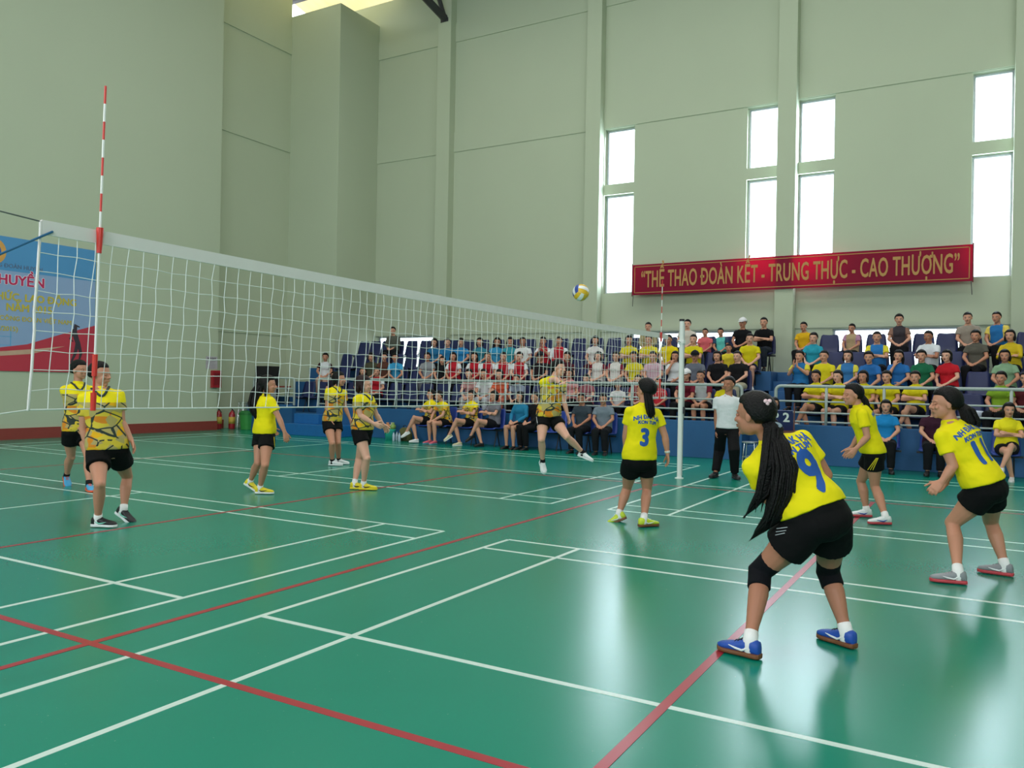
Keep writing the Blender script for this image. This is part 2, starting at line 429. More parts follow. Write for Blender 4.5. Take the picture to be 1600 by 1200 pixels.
# terraces: left block and right block with an aisle between and one at the far left
A0, A1 = -0.95, 0.02      # aisle
st.box(14.0, 14.16, 0.02, 11.74, 0, 0.78); st.box(14.0, 14.16, 12.67, YL, 0, 0.78); st.box(14.0, 14.16, YR, -0.6, 0, 0.78)
for k in range(4):
    x0 = 14.16+0.85*k; x1 = 15.01+0.85*k if k < 3 else BX-0.3
    st.box(x0, x1 if k < 2 else min(x1, 16.48), 0.02, YL, 0, FLZ[k]); st.box(x0, x1, 0.02, 13.38, 0, FLZ[k]) if k >= 2 else None; st.box(x0, x1, YR, A0, 0, FLZ[k])
tag(st.build('spectator_stand', M_blue, bevel=0.01), 'long blue painted concrete stand with four stepped rows along the back wall', 'stand')
ai = empty('aisle_stairs', (14.0, -0.47, 0), 'blue concrete aisle steps climbing between the two seating blocks', 'stairs')
for k in range(8):
    x0 = 0.16+0.425*k; MB().box(x0, x0+0.425 if k < 7 else BX-14.3, -0.48, 0.49, 0, 0.30+0.225*k).build('step', M_blue, ai, bevel=0.008)
sb = empty('entry_steps', (13.6, 11.2, 0), 'bright blue block of steps against the stand front near the speakers', 'steps')
MB().box(-0.35, 0.4, -0.9, 1.0, 0, 0.3).build('lower_step', mat('bright_blue_paint', '#1769ad', 0.55), sb, bevel=0.01)
MB().box(0.02, 0.4, 0.1, 1.0, 0.3, 0.56).build('upper_step', mat('bright_blue_paint', '#1769ad', 0.55), sb, bevel=0.01)

def railing(y0, y1, posts, label, round0, round1):
    r = empty('guard_rail', (14.08, (y0+y1)/2, 0.78), label, 'railing', 'railings along the stand front')
    c = (y0+y1)/2; t = MB(); rr = 0.10
    pts = []
    def arc(yc, sgn):  # quarter bends at the ends
        return [(0, yc-c+sgn*(rr*math.sin(a)-rr), 0.76-rr+rr*math.cos(a)) for a in [i*math.pi/2/5 for i in range(6)]]
    if y0 > y1: y0, y1 = y1, y0
    a_ = arc(y1, 1); b_ = arc(y0, -1)
    pts = [(0, y1-c, 0.0)]+a_[::-1]+b_+[(0, y0-c, 0.0)]
    t.tube(pts, 0.032, 10).build('top_rail', M_rail, r, smooth=True)
    for z in (0.46, 0.24, 0.06):
        MB().tube([(0, y0-c, z), (0, y1-c, z)], 0.018, 8).build('lower_rail', M_rail, r, smooth=True)
    for p in posts: MB().tube([(0, p-c, -0.01), (0, p-c, 0.75)], 0.028, 10, round0=False, round1=False).build('post', M_rail, r, smooth=True)
railing(12.67, 14.3, [13.0, 13.8], 'short end railing beside the black loudspeakers', 1, 0)
railing(0.06, 11.74, [10.37, 9.01, 7.35, 5.71, 4.1, 2.46, 1.3], 'long pale green railing along the stand front behind the net', 1, 1)
railing(-11.9, -0.62, [-1.58, -2.61, -3.64, -4.66, -5.7, -6.8, -8.5, -10.2], 'pale green railing along the stand front behind the near team', 1, 1)

# ------------------------------------------------------------------ chairs
def stand_chair():
    c = empty('stand_chair', (0, 0, 0))
    b = MB()
    # moulded shell: seat pan and tall tapering back, facing -X
    n = 9; vs = []; th = 0.018
    prof = [(-0.22, 0.415, 0.20), (-0.20, 0.44, 0.215), (0.0, 0.425, 0.225), (0.14, 0.42, 0.225), (0.20, 0.46, 0.225), (0.235, 0.60, 0.22), (0.27, 0.76, 0.205), (0.29, 0.86, 0.185), (0.30, 0.885, 0.15)]
    def shell(off):
        out = []
        for i, (x, z, wd) in enumerate(prof):
            x0, z0, _ = prof[max(i-1, 0)]; x1, z1, _ = prof[min(i+1, len(prof)-1)]
            t = V((x1-x0, 0, z1-z0)).normalized(); nrm = V((t.z, 0, -t.x))
            for k in range(7):
                u = k/3-1; cup = 0.025*(u*u)
                p = V((x, u*wd, z))-nrm*cup+nrm*off
                out.append(p)
        return out
    A = shell(0); B = shell(th); m = len(prof); fs = []
    for i in range(m-1):
        for k in range(6):
            a = i*7+k; fs.append((a, a+1, a+8, a+7)); q = a+m*7; fs.append((q, q+7, q+8, q+1))
    for i in range(m-1):
        for k in (0, 6):
            a = i*7+k; q = a+m*7; fs.append((a, a+7, q+7, q) if k == 0 else (a, q, q+7, a+7))
    for k in range(6):
        a = k; q = a+m*7; fs.append((a, q, q+1, a+1)); a = (m-1)*7+k; q = a+m*7; fs.append((a, a+1, q+1, q))
    b.add(A+B, fs); b.build('seat_shell', M_chair, c, smooth=True, fix=True)
    f = MB(); f.box(0.0, 0.05, -0.26, 0.26, 0.37, 0.405)
    f.build('beam', M_steel, c)
    g = MB()
    g.tube([(0.02, -0.12, 0.38), (-0.1, -0.12, 0.01)], 0.014, 6); g.tube([(0.02, -0.12, 0.38), (0.14, -0.12, 0.01)], 0.014, 6)
    g.build('leg_frame', M_steel, c)
    return c
def copy_tree(o, parent=None):
    c = o.copy(); COL.objects.link(c)
    if parent: c.parent = parent
    for ch in list(o.children): copy_tree(ch, c)
    return c
CH0 = stand_chair(); ch_used = [False]
ORD = ['first', 'second', 'third', 'fourth', 'fifth', 'sixth', 'seventh', 'eighth', 'ninth', 'tenth', 'eleventh', 'twelfth', 'thirteenth', 'fourteenth', 'fifteenth', 'sixteenth', 'seventeenth', 'eighteenth', 'nineteenth', 'twentieth', 'twenty-first', 'twenty-second', 'twenty-third', 'twenty-fourth', 'twenty-fifth', 'twenty-sixth', 'twenty-seventh', 'twenty-eighth', 'twenty-ninth', 'thirtieth']
def put_chair(x, y, z, label, group):
    c = CH0 if not ch_used[0] else copy_tree(CH0); ch_used[0] = True
    c.location = (x, y, z); tag(c, label, 'chair', group); return c

# ------------------------------------------------------------------ figures
def frame_from(f, u):
    u = V(u).normalized(); f = V(f); f = (f-u*f.dot(u)).normalized(); s = u.cross(f)   # s points to the figure's left
    return f, s, u
def lerp(a, b, t): return a*(1-t)+b*t
def sect_interp(tab, t):
    for i in range(len(tab)-1):
        if t <= tab[i+1][0]:
            a, b = tab[i], tab[i+1]; k = (t-a[0])/(b[0]-a[0]); return [a[j]*(1-k)+b[j]*k for j in range(1, len(a))]
    return list(tab[-1][1:])
TORSO_F = [(-0.18, .085, .075), (-0.08, .150, .108), (0.02, .168, .118), (0.18, .155, .108), (0.38, .126, .092), (0.58, .137, .098), (0.74, .150, .112), (0.86, .150, .092), (0.95, .105, .074), (1.03, .058, .052)]
TORSO_M = [(-0.18, .085, .075), (-0.08, .145, .105), (0.02, .158, .112), (0.18, .152, .108), (0.38, .148, .104), (0.58, .158, .108), (0.74, .172, .112), (0.86, .174, .096), (0.95, .125, .076), (1.03, .064, .056)]
def torso(mb, J, s, w, off, t0, t1, tab, n=24, flare=0.0, front=0.0):
    P, N = J['pelvis'], J['neck']; axis = (N-P)
    secs = []; K = 18
    for i in range(K+1):
        t = t0+(t1-t0)*i/K
        k = min(1, max(0, (t-0.1)/0.75)); k = k*k*(3-2*k)
        f = lerp(J['pF'], J['cF'], k).normalized()
        ax = axis.normalized() if t > 0.3 else lerp(J['pU'], axis.normalized(), max(0, t/0.3)).normalized()
        f, sd, u = frame_from(f, ax)
        rx, ry = sect_interp(tab, t)
        bow = math.sin(math.pi*min(1, max(0, t)))*J.get('slouch', 0.0)
        fl = flare*max(0, 1-(t-t0)/0.25)
        secs.append((P+axis*t-f*bow+f*front*ry, sd*(rx*s*w+off+fl), f*(ry*s*w+off+fl)))
    mb.loft(secs, n)
def solve(anchor, L, px, py, sg):
    r = ray(px, py); L_ = L; t0 = (anchor-CAMP).dot(r)/r.dot(r); q = (CAMP+r*t0-anchor).length
    t = t0+sg*math.sqrt(max(0, L_*L_-q*q))/r.length
    if sg == 0: t = depth(anchor)
    return CAMP+r*t
def solve2(h, Lt, a, Ls, px, py, sg):
    r = ray(px, py); m = (depth(h)+depth(a))/2; best = None
    for i in range(-45, 46):
        t = m+i*0.01; k = CAMP+r*t
        c = ((k-h).length-Lt)**2+((k-a).length-Ls)**2-0.004*sg*i*0.01*10
        if best is None or c < best[0]: best = (c, k)
    return best[1]

def hand(mb, wr, d, n, t, curl, s, spread=0.12, thumb_in=0.3, fr=1.0):
    """wr wrist, d towards the fingertips, n the way the palm faces, t towards the thumb side"""
    d = V(d).normalized(); n = V(n); n = (n-d*n.dot(d)).normalized(); t = V(t); tt = n.cross(d)
    if tt.dot(t) < 0: tt = -tt
    t = tt
    mb.loft([(wr-d*0.02*s, t*.026*s, n*.019*s), (wr+d*0.015*s, t*.030*s, n*.017*s), (wr+d*0.05*s, t*.038*s, n*.015*s), (wr+d*0.083*s, t*.039*s, n*.012*s)], 12, 0, 0.004*s)
    Ls = (0.066, 0.075, 0.069, 0.054)
    for i in range(4):
        o = (0.0300-0.0202*i)*s; b = wr+d*(0.078-0.004*abs(i-1.3))*s+t*o
        fd = (d+t*(0.8-0.55*i)*spread).normalized(); pts = [b-fd*0.012*s]; ang = curl*0.35; p = b
        pts.append(p)
        for j, k in enumerate((0.45, 0.31, 0.24)):
            q = (fd*math.cos(ang)+n*math.sin(ang)); p = p+q*Ls[i]*k*s; pts.append(p); ang += curl*(1.0 if j == 0 else 0.7)
        r = 0.0088*s*fr*(0.92 if i == 3 else 1)
        mb.tube(pts, [r, r, r*0.97, r*0.92, r*0.82], 8)
    b = wr+d*0.018*s+t*0.024*s
    td = (d*0.72+t*(0.70-thumb_in*0.5)+n*(0.15+thumb_in*0.5)).normalized(); p1 = b+td*0.040*s
    t2 = (td+d*0.35+n*curl*0.25).normalized(); p2 = p1+t2*0.032*s; p3 = p2+(t2+n*curl*0.2).normalized()*0.022*s
    mb.tube([b, p1, p2, p3], [0.0125*s, 0.011*s*fr, 0.0098*s*fr, 0.0085*s*fr], 8)

HS = 1.09
def head_geo(mb, H, f, sd, u, s):
    s = s*HS
    mb.ell(H+u*.030*s-f*.010*s, sd*.074*s, f*.094*s, u*.088*s, 20, 14)       # skull
    mb.ell(H-u*.036*s+f*.022*s, sd*.058*s, f*.062*s, u*.066*s, 18, 12)       # face and jaw
    mb.ell(H-u*.083*s+f*.060*s, sd*.022*s, f*.018*s, u*.018*s, 12, 8)        # chin
    mb.ell(H+u*.022*s+f*.070*s, sd*.052*s, f*.016*s, u*.010*s, 12, 8)        # brow
    mb.tube([H+u*.012*s+f*.080*s, H-u*.012*s+f*.094*s, H-u*.024*s+f*.100*s], [.007*s, .010*s, .011*s], 8)   # nose
    for k in (-1, 1):
        mb.ell(H-u*.027*s+f*.090*s+sd*k*.010*s, sd*.008*s, f*.008*s, u*.007*s, 8, 6)      # nostril wings
        mb.ell(H-u*.022*s+f*.066*s+sd*k*.036*s, sd*.020*s, f*.016*s, u*.018*s, 10, 8)      # cheek
        mb.ell(H-u*.004*s-f*.004*s+sd*k*.075*s, sd*.009*s, f*.018*s, u*.030*s, 10, 8)      # ear
    mb.ell(H-u*.052*s+f*.080*s, sd*.022*s, f*.010*s, u*.009*s, 12, 8)        # mouth mound

def face_extra(H, f, sd, u, s):
    """eyes, brows and lips as small solids; material slots 1 white, 2 dark, 3 lips"""
    mb = MB(); s = s*HS
    for k in (-1, 1):
        c = H+u*.004*s+f*.074*s+sd*k*.031*s
        mb.cur = 1; mb.ell(c, sd*.0145*s, f*.0095*s, u*.0072*s, 12, 8)
        mb.cur = 2; mb.ell(c+f*.0065*s, sd*.0066*s, f*.0045*s, u*.0066*s, 10, 6)
        mb.tube([c+u*.0085*s-sd*k*.014*s+f*.003*s, c+u*.0105*s+f*.006*s, c+u*.007*s+sd*k*.015*s-f*.001*s], .0014*s, 6)
        mb.tube([c+u*.019*s-sd*k*.013*s+f*.006*s, c+u*.023*s+f*.007*s+sd*k*.003*s, c+u*.018*s+sd*k*.018*s-f*.004*s], [.0022*s, .0026*s, .0014*s], 6)
    mb.cur = 3
    mb.ell(H-u*.048*s+f*.0885*s, sd*.021*s, f*.0045*s, u*.0045*s, 12, 6); mb.ell(H-u*.0565*s+f*.0875*s, sd*.018*s, f*.005*s, u*.005*s, 12, 6)
    return mb
def hair_geo(mb, H, f, sd, u, s, style):
    s = s*HS; C = H+u*.030*s-f*.010*s; n, m = 30, 20; vs = []; fs = []
    male = style == 'crop'
    for i in range(m+1):
        ph = math.pi*i/m
        for k in range(n):
            t = 2*math.pi*k/n
            x, y, z = math.sin(ph)*math.cos(t), math.sin(ph)*math.sin(t), math.cos(ph)   # f, side, up
            r = 1.0+(0.19 if not male else 0.13)
            if style in ('bob',): r += 0.08*max(0, -z+0.5)
            hz = x/max(1e-4, math.sqrt(x*x+y*y))*math.sqrt(max(0.0, 1-min(1, abs(z))**2))
            hx = x/max(1e-4, math.sqrt(x*x+y*y))     # 1 at the forehead, -1 at the nape
            low = -0.60 if male else (-0.95 if style in ('bob', 'long') else -0.74)
            if hx > 0.55: line = 0.40                # hairline height around the head
            elif hx > 0.15: line = 0.40-(0.55-hx)/0.40*(0.40 if male else 0.60)
            elif hx > -0.25: line = lerp(0.0 if male else -0.20, low, ((0.15-hx)/0.40)**1.5)
            else: line = low
            d = (z-line)/0.16
            if d < 0: r = 1.0-0.25*min(1, -d*1.4)
            else: r = 1.0+(r-1.0)*min(1, 0.30+0.42*d)
            r += 0.012*math.sin(9*t+3*z)
            vs.append(C+(f*x*.094+sd*y*.075+u*z*.088)*s*r)
    for i in range(m):
        for k in range(n):
            k2 = (k+1) % n; fs.append((i*n+k, (i+1)*n+k, (i+1)*n+k2, i*n+k2))
    mb.add(vs, fs)
    if style == 'bun': mb.ell(H+u*.035*s-f*.125*s, sd*.036*s, f*.034*s, u*.036*s)
    if style == 'bob':
        for k in (-1, 1): mb.tube([H+sd*k*.070*s+u*.03*s-f*.01*s, H+sd*k*.080*s-u*.04*s, H+sd*k*.076*s-u*.085*s], [.022*s, .026*s, .018*s], 10)
        mb.ell(H-f*.062*s-u*.035*s, sd*.078*s, f*.045*s, u*.065*s)
    if style == 'long':
        for k in (-1, 1): mb.tube([H+sd*k*.070*s+u*.03*s-f*.012*s, H+sd*k*.082*s-u*.05*s-f*.01*s, H+sd*k*.078*s-u*.14*s-f*.01*s], [.020*s, .026*s, .016*s], 10)
        mb.tube([H-f*.065*s+u*.02*s, H-f*.085*s-u*.09*s, H-f*.10*s-u*.20*s], [.062*s, .066*s, .035*s], 14, hint=sd, flat=0.6)
    if style == 'tail':
        b = H-f*.105*s+u*.02*s
        mb.tube([b+f*.02*s, b-f*.03*s, b-f*.055*s-u*.06*s, b-f*.05*s-u*.14*s, b-f*.035*s-u*.21*s], [.024*s, .027*s, .031*s, .026*s, .009*s], 12)

THIGH = [(0, .086, 0), (.2, .088, 0), (.45, .079, .004), (.75, .062, .004), (.93, .053, 0), (1, .051, 0)]
CALF = [(0, .050, 0), (.12, .051, .004), (.32, .056, .014), (.55, .047, .008), (.8, .035, 0), (1, .034, 0)]
UARM = [(0, .046, 0), (.2, .047, 0), (.5, .043, .003), (.85, .036, 0), (1, .035, 0)]
FARM = [(0, .035, 0), (.2, .039, 0), (.5, .034, 0), (.8, .026, 0), (1, .024, 0)]
def limb(mb, a, b, tab, s, back, off=0.0, t0=0, t1=1, n=14, flat0=False, flat1=False, grow=1.0):
    pts = []; rr = []
    ts = sorted({t0, t1}|{q[0] for q in tab if t0 < q[0] < t1})
    for t in ts:
        r, bo = sect_interp(tab, t) if t > 0 else tab[0][1:]
        pts.append(lerp(a, b, t)+back*bo*s); rr.append(r*s*grow+off)
    mb.tube(pts, rr, n, hint=back, round0=not flat0, round1=not flat1)
def legback(h, k, a, f):
    """direction the calf bulges: away from where the knee points"""
    q = k-(h+a)/2; ax = (a-h).normalized(); q = q-ax*q.dot(ax)
    return -(q.normalized()) if q.length > 0.03 else -f

def body_mesh(J, s, w=1.0, male=False, voxel=0.006, legs=True, arms=True, fr=1.0, shod=True):
    mb = MB(); tab = TORSO_M if male else TORSO_F
    torso(mb, J, s, w, 0, -0.18, 1.03, tab)
    f, sd, u = J['hF'], J['hS'], J['hU']; N = J['neck']; H = J['head']
    ns = (1.12 if male else 1.0)
    mb.tube([N-(N-J['pelvis']).normalized()*.03*s, lerp(N, H, .5)-f*.008*s, H-u*.045*s-f*.018*s], [.058*s*ns, .050*s*ns, .052*s*ns], 14)
    head_geo(mb, H, f, sd, u, s)
    for k in 'LR':
        sh, el, wr = J['sh'+k], J['el'+k], J['wr'+k]
        mb.tube([lerp(N, sh, .2)-V((0, 0, .006*s)), lerp(N, sh, .7)-V((0, 0, .006*s)), sh], [.038*s, .040*s, .046*s], 12)
        mb.sph(sh, .052*s)
        bk = -J['cF']
        limb(mb, sh, el, UARM, s, bk, grow=w if w > 1 else 1); mb.sph(el, .036*s); limb(mb, el, wr, FARM, s, bk)
        hand(mb, wr, J['hd'+k], J['hn'+k], J['ht'+k], J.get('curl'+k, 0.5), s, fr=fr)
        h, kn, an = J['hip'+k], J['kn'+k], J['an'+k]
        lb = legback(h, kn, an, J['pF'])
        mb.sph(h, .090*s*w)
        limb(mb, h, kn, THIGH, s, lb, grow=w); mb.sph(kn, .053*s)
        mb.ell(kn-lb*.028*s, V((.034*s, 0, 0)), V((0, .034*s, 0)), V((0, 0, .038*s)), 10, 8)
        limb(mb, kn, an, CALF, s, lb)
        mb.sph(an, .036*s)
        fd, fs_, fu = J['ff'+k]
        sole = an-fu*.066*s
        mb.tube([an-fu*.035*s-fd*.03*s, an-fu*.035*s+fd*.06*s, an-fu*.05*s+fd*.14*s], [.032*s, .034*s, .022*s], 10)
    # glutes and chest
    Pv = J['pelvis']
    for k in (-1, 1):
        mb.ell(Pv-J['pU']*.05*s+J['pS']*k*.070*s-J['pF']*.040*s*w, J['pS']*.075*s*w, J['pF']*.064*s*w, J['pU']*.070*s*w)
        if not male:
            c = lerp(Pv, N, .70)+J['cS']*k*.060*s+J['cF']*.070*s*w
            mb.ell(c, J['cS']*.055*s*w, J['cF']*.042*s*w, (N-Pv).normalized()*.055*s*w)
    return remesh(mb, voxel, 3)

def add_islands(me, mb):
    e = mb.mesh('x'); bm = bmesh.new(); bm.from_mesh(me); bm.from_mesh(e); bm.to_mesh(me); bm.free(); bpy.data.meshes.remove(e)
    for p in me.polygons: p.use_smooth = True
    return me

def shirt_mesh(J, s, w=1.0, male=False, voxel=0.008, sleeve=0.58, hem=-0.03, off=0.020, long_=False, loose=0.0, collar=True, hemflare=0.003):
    mb = MB(); tab = TORSO_M if male else TORSO_F
    if loose:
        tab = [(a, b+loose*(1 if 0.1 < a < 0.75 else 0.3), c+loose*(1 if 0.1 < a < 0.75 else 0.3)) for a, b, c in tab]
    torso(mb, J, s, w, off*s, hem, 0.985, tab, flare=hemflare)
    Pv, N = J['pelvis'], J['neck']; ax = (N-Pv).normalized()
    for k in 'LR':
        sh, el, wr = J['sh'+k], J['el'+k], J['wr'+k]
        mb.tube([lerp(N, sh, .22)-ax*.006*s, lerp(N, sh, .7)-ax*.006*s, sh], [.050*s, .050*s, .056*s], 14)
        mb.sph(sh, .059*s)
        if long_:
            mb.tube([sh, lerp(sh, el, .5), el, lerp(el, wr, .5), lerp(el, wr, .93)], [.062*s, .056*s, .050*s, .046*s, .038*s], 14, round1=False)
        else:
            mb.tube([sh, lerp(sh, el, sleeve*.5), lerp(sh, el, sleeve)], [.062*s, .062*s, .064*s], 16, round1=False)
    if not male:
        c = lerp(Pv, N, .69)+J['cF']*.060*s*w
        mb.ell(c, J['cS']*.130*s*w, J['cF']*.068*s*w, ax*.095*s*w)
    if collar:
        nk = lerp(N, J['head'], .22)-J['cF']*.004*s
        mb.tube([N-ax*.02*s, nk], [.070*s, .056*s], 18, round0=False, round1=False)
    if hem < 0.05:
        for k in (-1, 1):
            mb.ell(Pv+J['pU']*.02*s+J['pS']*k*.065*s-J['pF']*.045*s*w, J['pS']*.080*s*w, J['pF']*.078*s*w, J['pU']*.06*s*w) if hem < -0.05 else None
    return folds(remesh(mb, voxel, 6), .006*s, 7, 1)

def shorts_mesh(J, s, w=1.0, male=False, voxel=0.008, leg=0.42, top=0.15, off=0.013, flare=0.02, long_=False):
    mb = MB(); tab = TORSO_M if male else TORSO_F
    torso(mb, J, s, w, off*s, -0.16, top, tab)
    Pv = J['pelvis']
    for k in 'LR':
        h, kn, an = J['hip'+k], J['kn'+k], J['an'+k]
        lb = legback(h, kn, an, J['pF'])
        mb.sph(h, (.092*w+off)*s)
        if long_:
            mb.tube([h, lerp(h, kn, .5), kn, lerp(kn, an, .3)+lb*.012*s, lerp(kn, an, .94)], [(.090*w+off)*s, (.082*w+off)*s, (.078+off)*s, (.066+off)*s, (.052+off)*s], 16, hint=lb, round1=False)
        else:
            mb.tube([h, lerp(h, kn, leg*.5), lerp(h, kn, leg)], [(.089*w+off)*s, (.086*w+off+flare*.5)*s, (.080*w+off+flare)*s], 18, hint=lb, round1=False)
    mb.ell(Pv-J['pU']*.045*s-J['pF']*.036*s*w, J['pS']*(.150*w+off)*s, J['pF']*(.086*w+off)*s, J['pU']*(.085*w+off)*s)
    return folds(remesh(mb, voxel, 6), .0035*s, 9, 3)

def foot_frame(an, toe, s, lift=0.0):
    """frame of the foot: forward, side, up"""
    d = V(toe)-V(an); d.z = -lift*0.9 if lift else 0.0
    fd = d.normalized() if not lift else V((d.x, d.y, 0)).normalized()*math.cos(lift)+V((0, 0, -math.sin(lift)))
    sdv = V((0, 0, 1)).cross(fd).normalized(); up = fd.cross(sdv)
    return fd, sdv, up
def shoe(parent, an, ff, s, m_up, m_sole, m_lace=None, m_acc=None, inv=None, low=False):
    fd, sd, up = ff; o = an-up*.078*s-fd*.058*s      # rear end of the sole, on the ground
    T = lambda p: p if inv is None else inv @ p
    mb = MB(); L = .245*s
    tabu = [(0.0, .020, .045), (.03, .031, .070), (.16, .037, .080), (.30, .037, .078), (.45, .038, .060), (.62, .044, .046), (.80, .046, .036), (.93, .034, .027), (1.0, .014, .018)]
    secs = []
    for t, wd, hh in tabu:
        c = o+fd*t*L+up*(.018*s+hh*s*.5)
        secs.append((T(c), None, None, wd*s, hh*s*.5+.002))
    R3 = (lambda v: v) if inv is None else (lambda v: inv.to_3x3() @ v)
    mb.loft([(c, R3(sd)*a, R3(up)*b) for c, _, _, a, b in secs], 14, .004, .004, power=0.8)
    up_me = mb.build('shoe', m_up, parent, smooth=True)
    so = MB()
    tabs = [(-.01, .026), (.03, .036), (.18, .040), (.40, .038), (.62, .047), (.80, .049), (.94, .036), (1.01, .014)]
    so.loft([(T(o+fd*t*L+up*.013*s), R3(sd)*wd*s, R3(up)*.0135*s) for t, wd in tabs], 14, .004, .004, power=0.45)
    so.build('sole', m_sole, up_me, smooth=False)
    if m_lace:
        la = MB()
        for i in range(4):
            t = .34+.075*i; hh = (.078, .068, .058, .051)[i]
            c = o+fd*t*L+up*(.018*s+hh*s+.003)
            la.tube([T(c-sd*.017*s-up*.004), T(c+up*.001), T(c+sd*.017*s-up*.004)], .0036*s, 6)
        la.build('laces', m_lace, up_me, smooth=True)
    if m_acc:
        ac = MB()
        for k in (-1, 1):
            pts = []
            for t, zz in ((.22, .052), (.36, .034), (.52, .040), (.66, .050)):
                i = 0
                wd = sect_interp([(a, b) for a, b, c in tabu], t)[0]; pts.append(T(o+fd*t*L+sd*k*(wd*.985)*s+up*zz*s))
            ac.tube(pts, [.004*s, .007*s, .006*s, .002*s], 6)
        ac.build('side_stripe', m_acc, up_me, smooth=True)
    return up_me

def finish_joints(J, s, w):
    """derive hips, shoulders and frames from pelvis, neck and facings"""
    P, N = J['pelvis'], J['neck']; ax = (N-P).normalized()
    J['pU'] = V(J.get('pU', (V((0, 0, 1))*0.75+ax*0.25))).normalized()
    f, sd, u = frame_from(J['pF'], J['pU']); J['pF'], J['pS'], J['pU'] = f, sd, u
    f, sd, u = frame_from(J['cF'], ax); J['cF'], J['cS'] = f, sd
    f, sd, u = frame_from(J['hF'], J.get('hU', V((0, 0, 1)))); J['hF'], J['hS'], J['hU'] = f, sd, u
    return J
def photo_person(sp):
    """joints from the photograph's sight lines, made consistent with ground contact and limb lengths"""
    s = sp.get('s', 1.0); J = {}
    if 'jump' in sp:
        D = sp['jump']; an = {k: at_depth(*sp['an'+k][:2], D+sp['an'+k][2]) for k in 'LR'}
    else:
        an = {k: at_z(sp['an'+k][0], sp['an'+k][1], sp['an'+k][2] if len(sp['an'+k]) > 2 else .085*s) for k in 'LR'}
        D = (depth(an['L'])+depth(an['R']))/2
    D += sp.get('dd', 0)
    P = at_depth(sp['pelvis'][0], sp['pelvis'][1], D); J['pelvis'] = P
    N = solve(P, .50*s, *sp['neck']); J['neck'] = N
    H = solve(N, .152*s, *sp['head']); J['head'] = H
    for k in 'pch':
        a = rad(sp['face'+k]); J[k+'F'] = V((math.cos(a), math.sin(a), sp.get('tilt'+k, 0)))
    if 'hU' in sp: J['hU'] = V(sp['hU'])
    if 'pU' in sp: J['pU'] = V(sp['pU'])
    finish_joints(J, s, 1)
    sw = (.172 if sp.get('male') else .152)*s*sp.get('sw', 1)
    ax = (N-P).normalized()
    for k, g in (('L', 1), ('R', -1)):
        J['hip'+k] = P+J['pS']*g*.088*s-J['pU']*.035*s
        J['sh'+k] = N+J['cS']*g*sw-ax*.076*s
        if 'sh'+k in sp: J['sh'+k] = solve(N-ax*.076*s, sw, *sp['sh'+k])
        J['an'+k] = an[k]
        J['kn'+k] = solve2(J['hip'+k], .40*s, an[k], .385*s, *sp['kn'+k])
        J['el'+k] = solve(J['sh'+k], .275*s, *sp['el'+k])
        J['wr'+k] = solve(J['el'+k], .235*s, *sp['wr'+k])
        hd = solve(J['wr'+k], .10*s, *sp['hd'+k])-J['wr'+k] if 'hd'+k in sp else J['wr'+k]-J['el'+k]
        J['hd'+k] = hd.normalized()
        J['hn'+k] = V(sp['hn'+k]) if 'hn'+k in sp else -J['cS']*g+J['cF']*0.2
        J['ht'+k] = J['cF']
        J['curl'+k] = sp.get('curl'+k, 0.45)
        if 'foot'+k in sp:
            a = rad(sp['foot'+k][0]); lift = rad(sp['foot'+k][1])
            q = an[k]+V((math.cos(a), math.sin(a), 0)); J['ff'+k] = foot_frame(an[k], q, s, lift)
    J['slouch'] = sp.get('slouch', 0.0)
    return J, s

def decal(body, size, bold, sx, origin, xd, up, nrm, bvh, parent, name, m, inv, arc=0.0, sub=0.02, lift=0.004):
    me = text_mesh(body, size, bold, sx=sx)
    bm = bmesh.new(); bm.from_mesh(me)
    bmesh.ops.triangulate(bm, faces=bm.faces)
    for _ in range(3):
        ed = [e for e in bm.edges if e.calc_length() > sub]
        if not ed: break
        bmesh.ops.subdivide_edges(bm, edges=ed, cuts=1); bmesh.ops.triangulate(bm, faces=bm.faces)
    for v in bm.verts:
        x, y = v.co.x, v.co.y-arc*v.co.x*v.co.x
        p = origin+xd*x+up*y
        hit = bvh.ray_cast(p+nrm*0.4, -nrm, 0.8)
        v.co = (hit[0]+nrm*lift) if hit[0] is not None else p
    bm.to_mesh(me); bm.free()
    me.transform(inv)
    return link(name, me, m, parent)

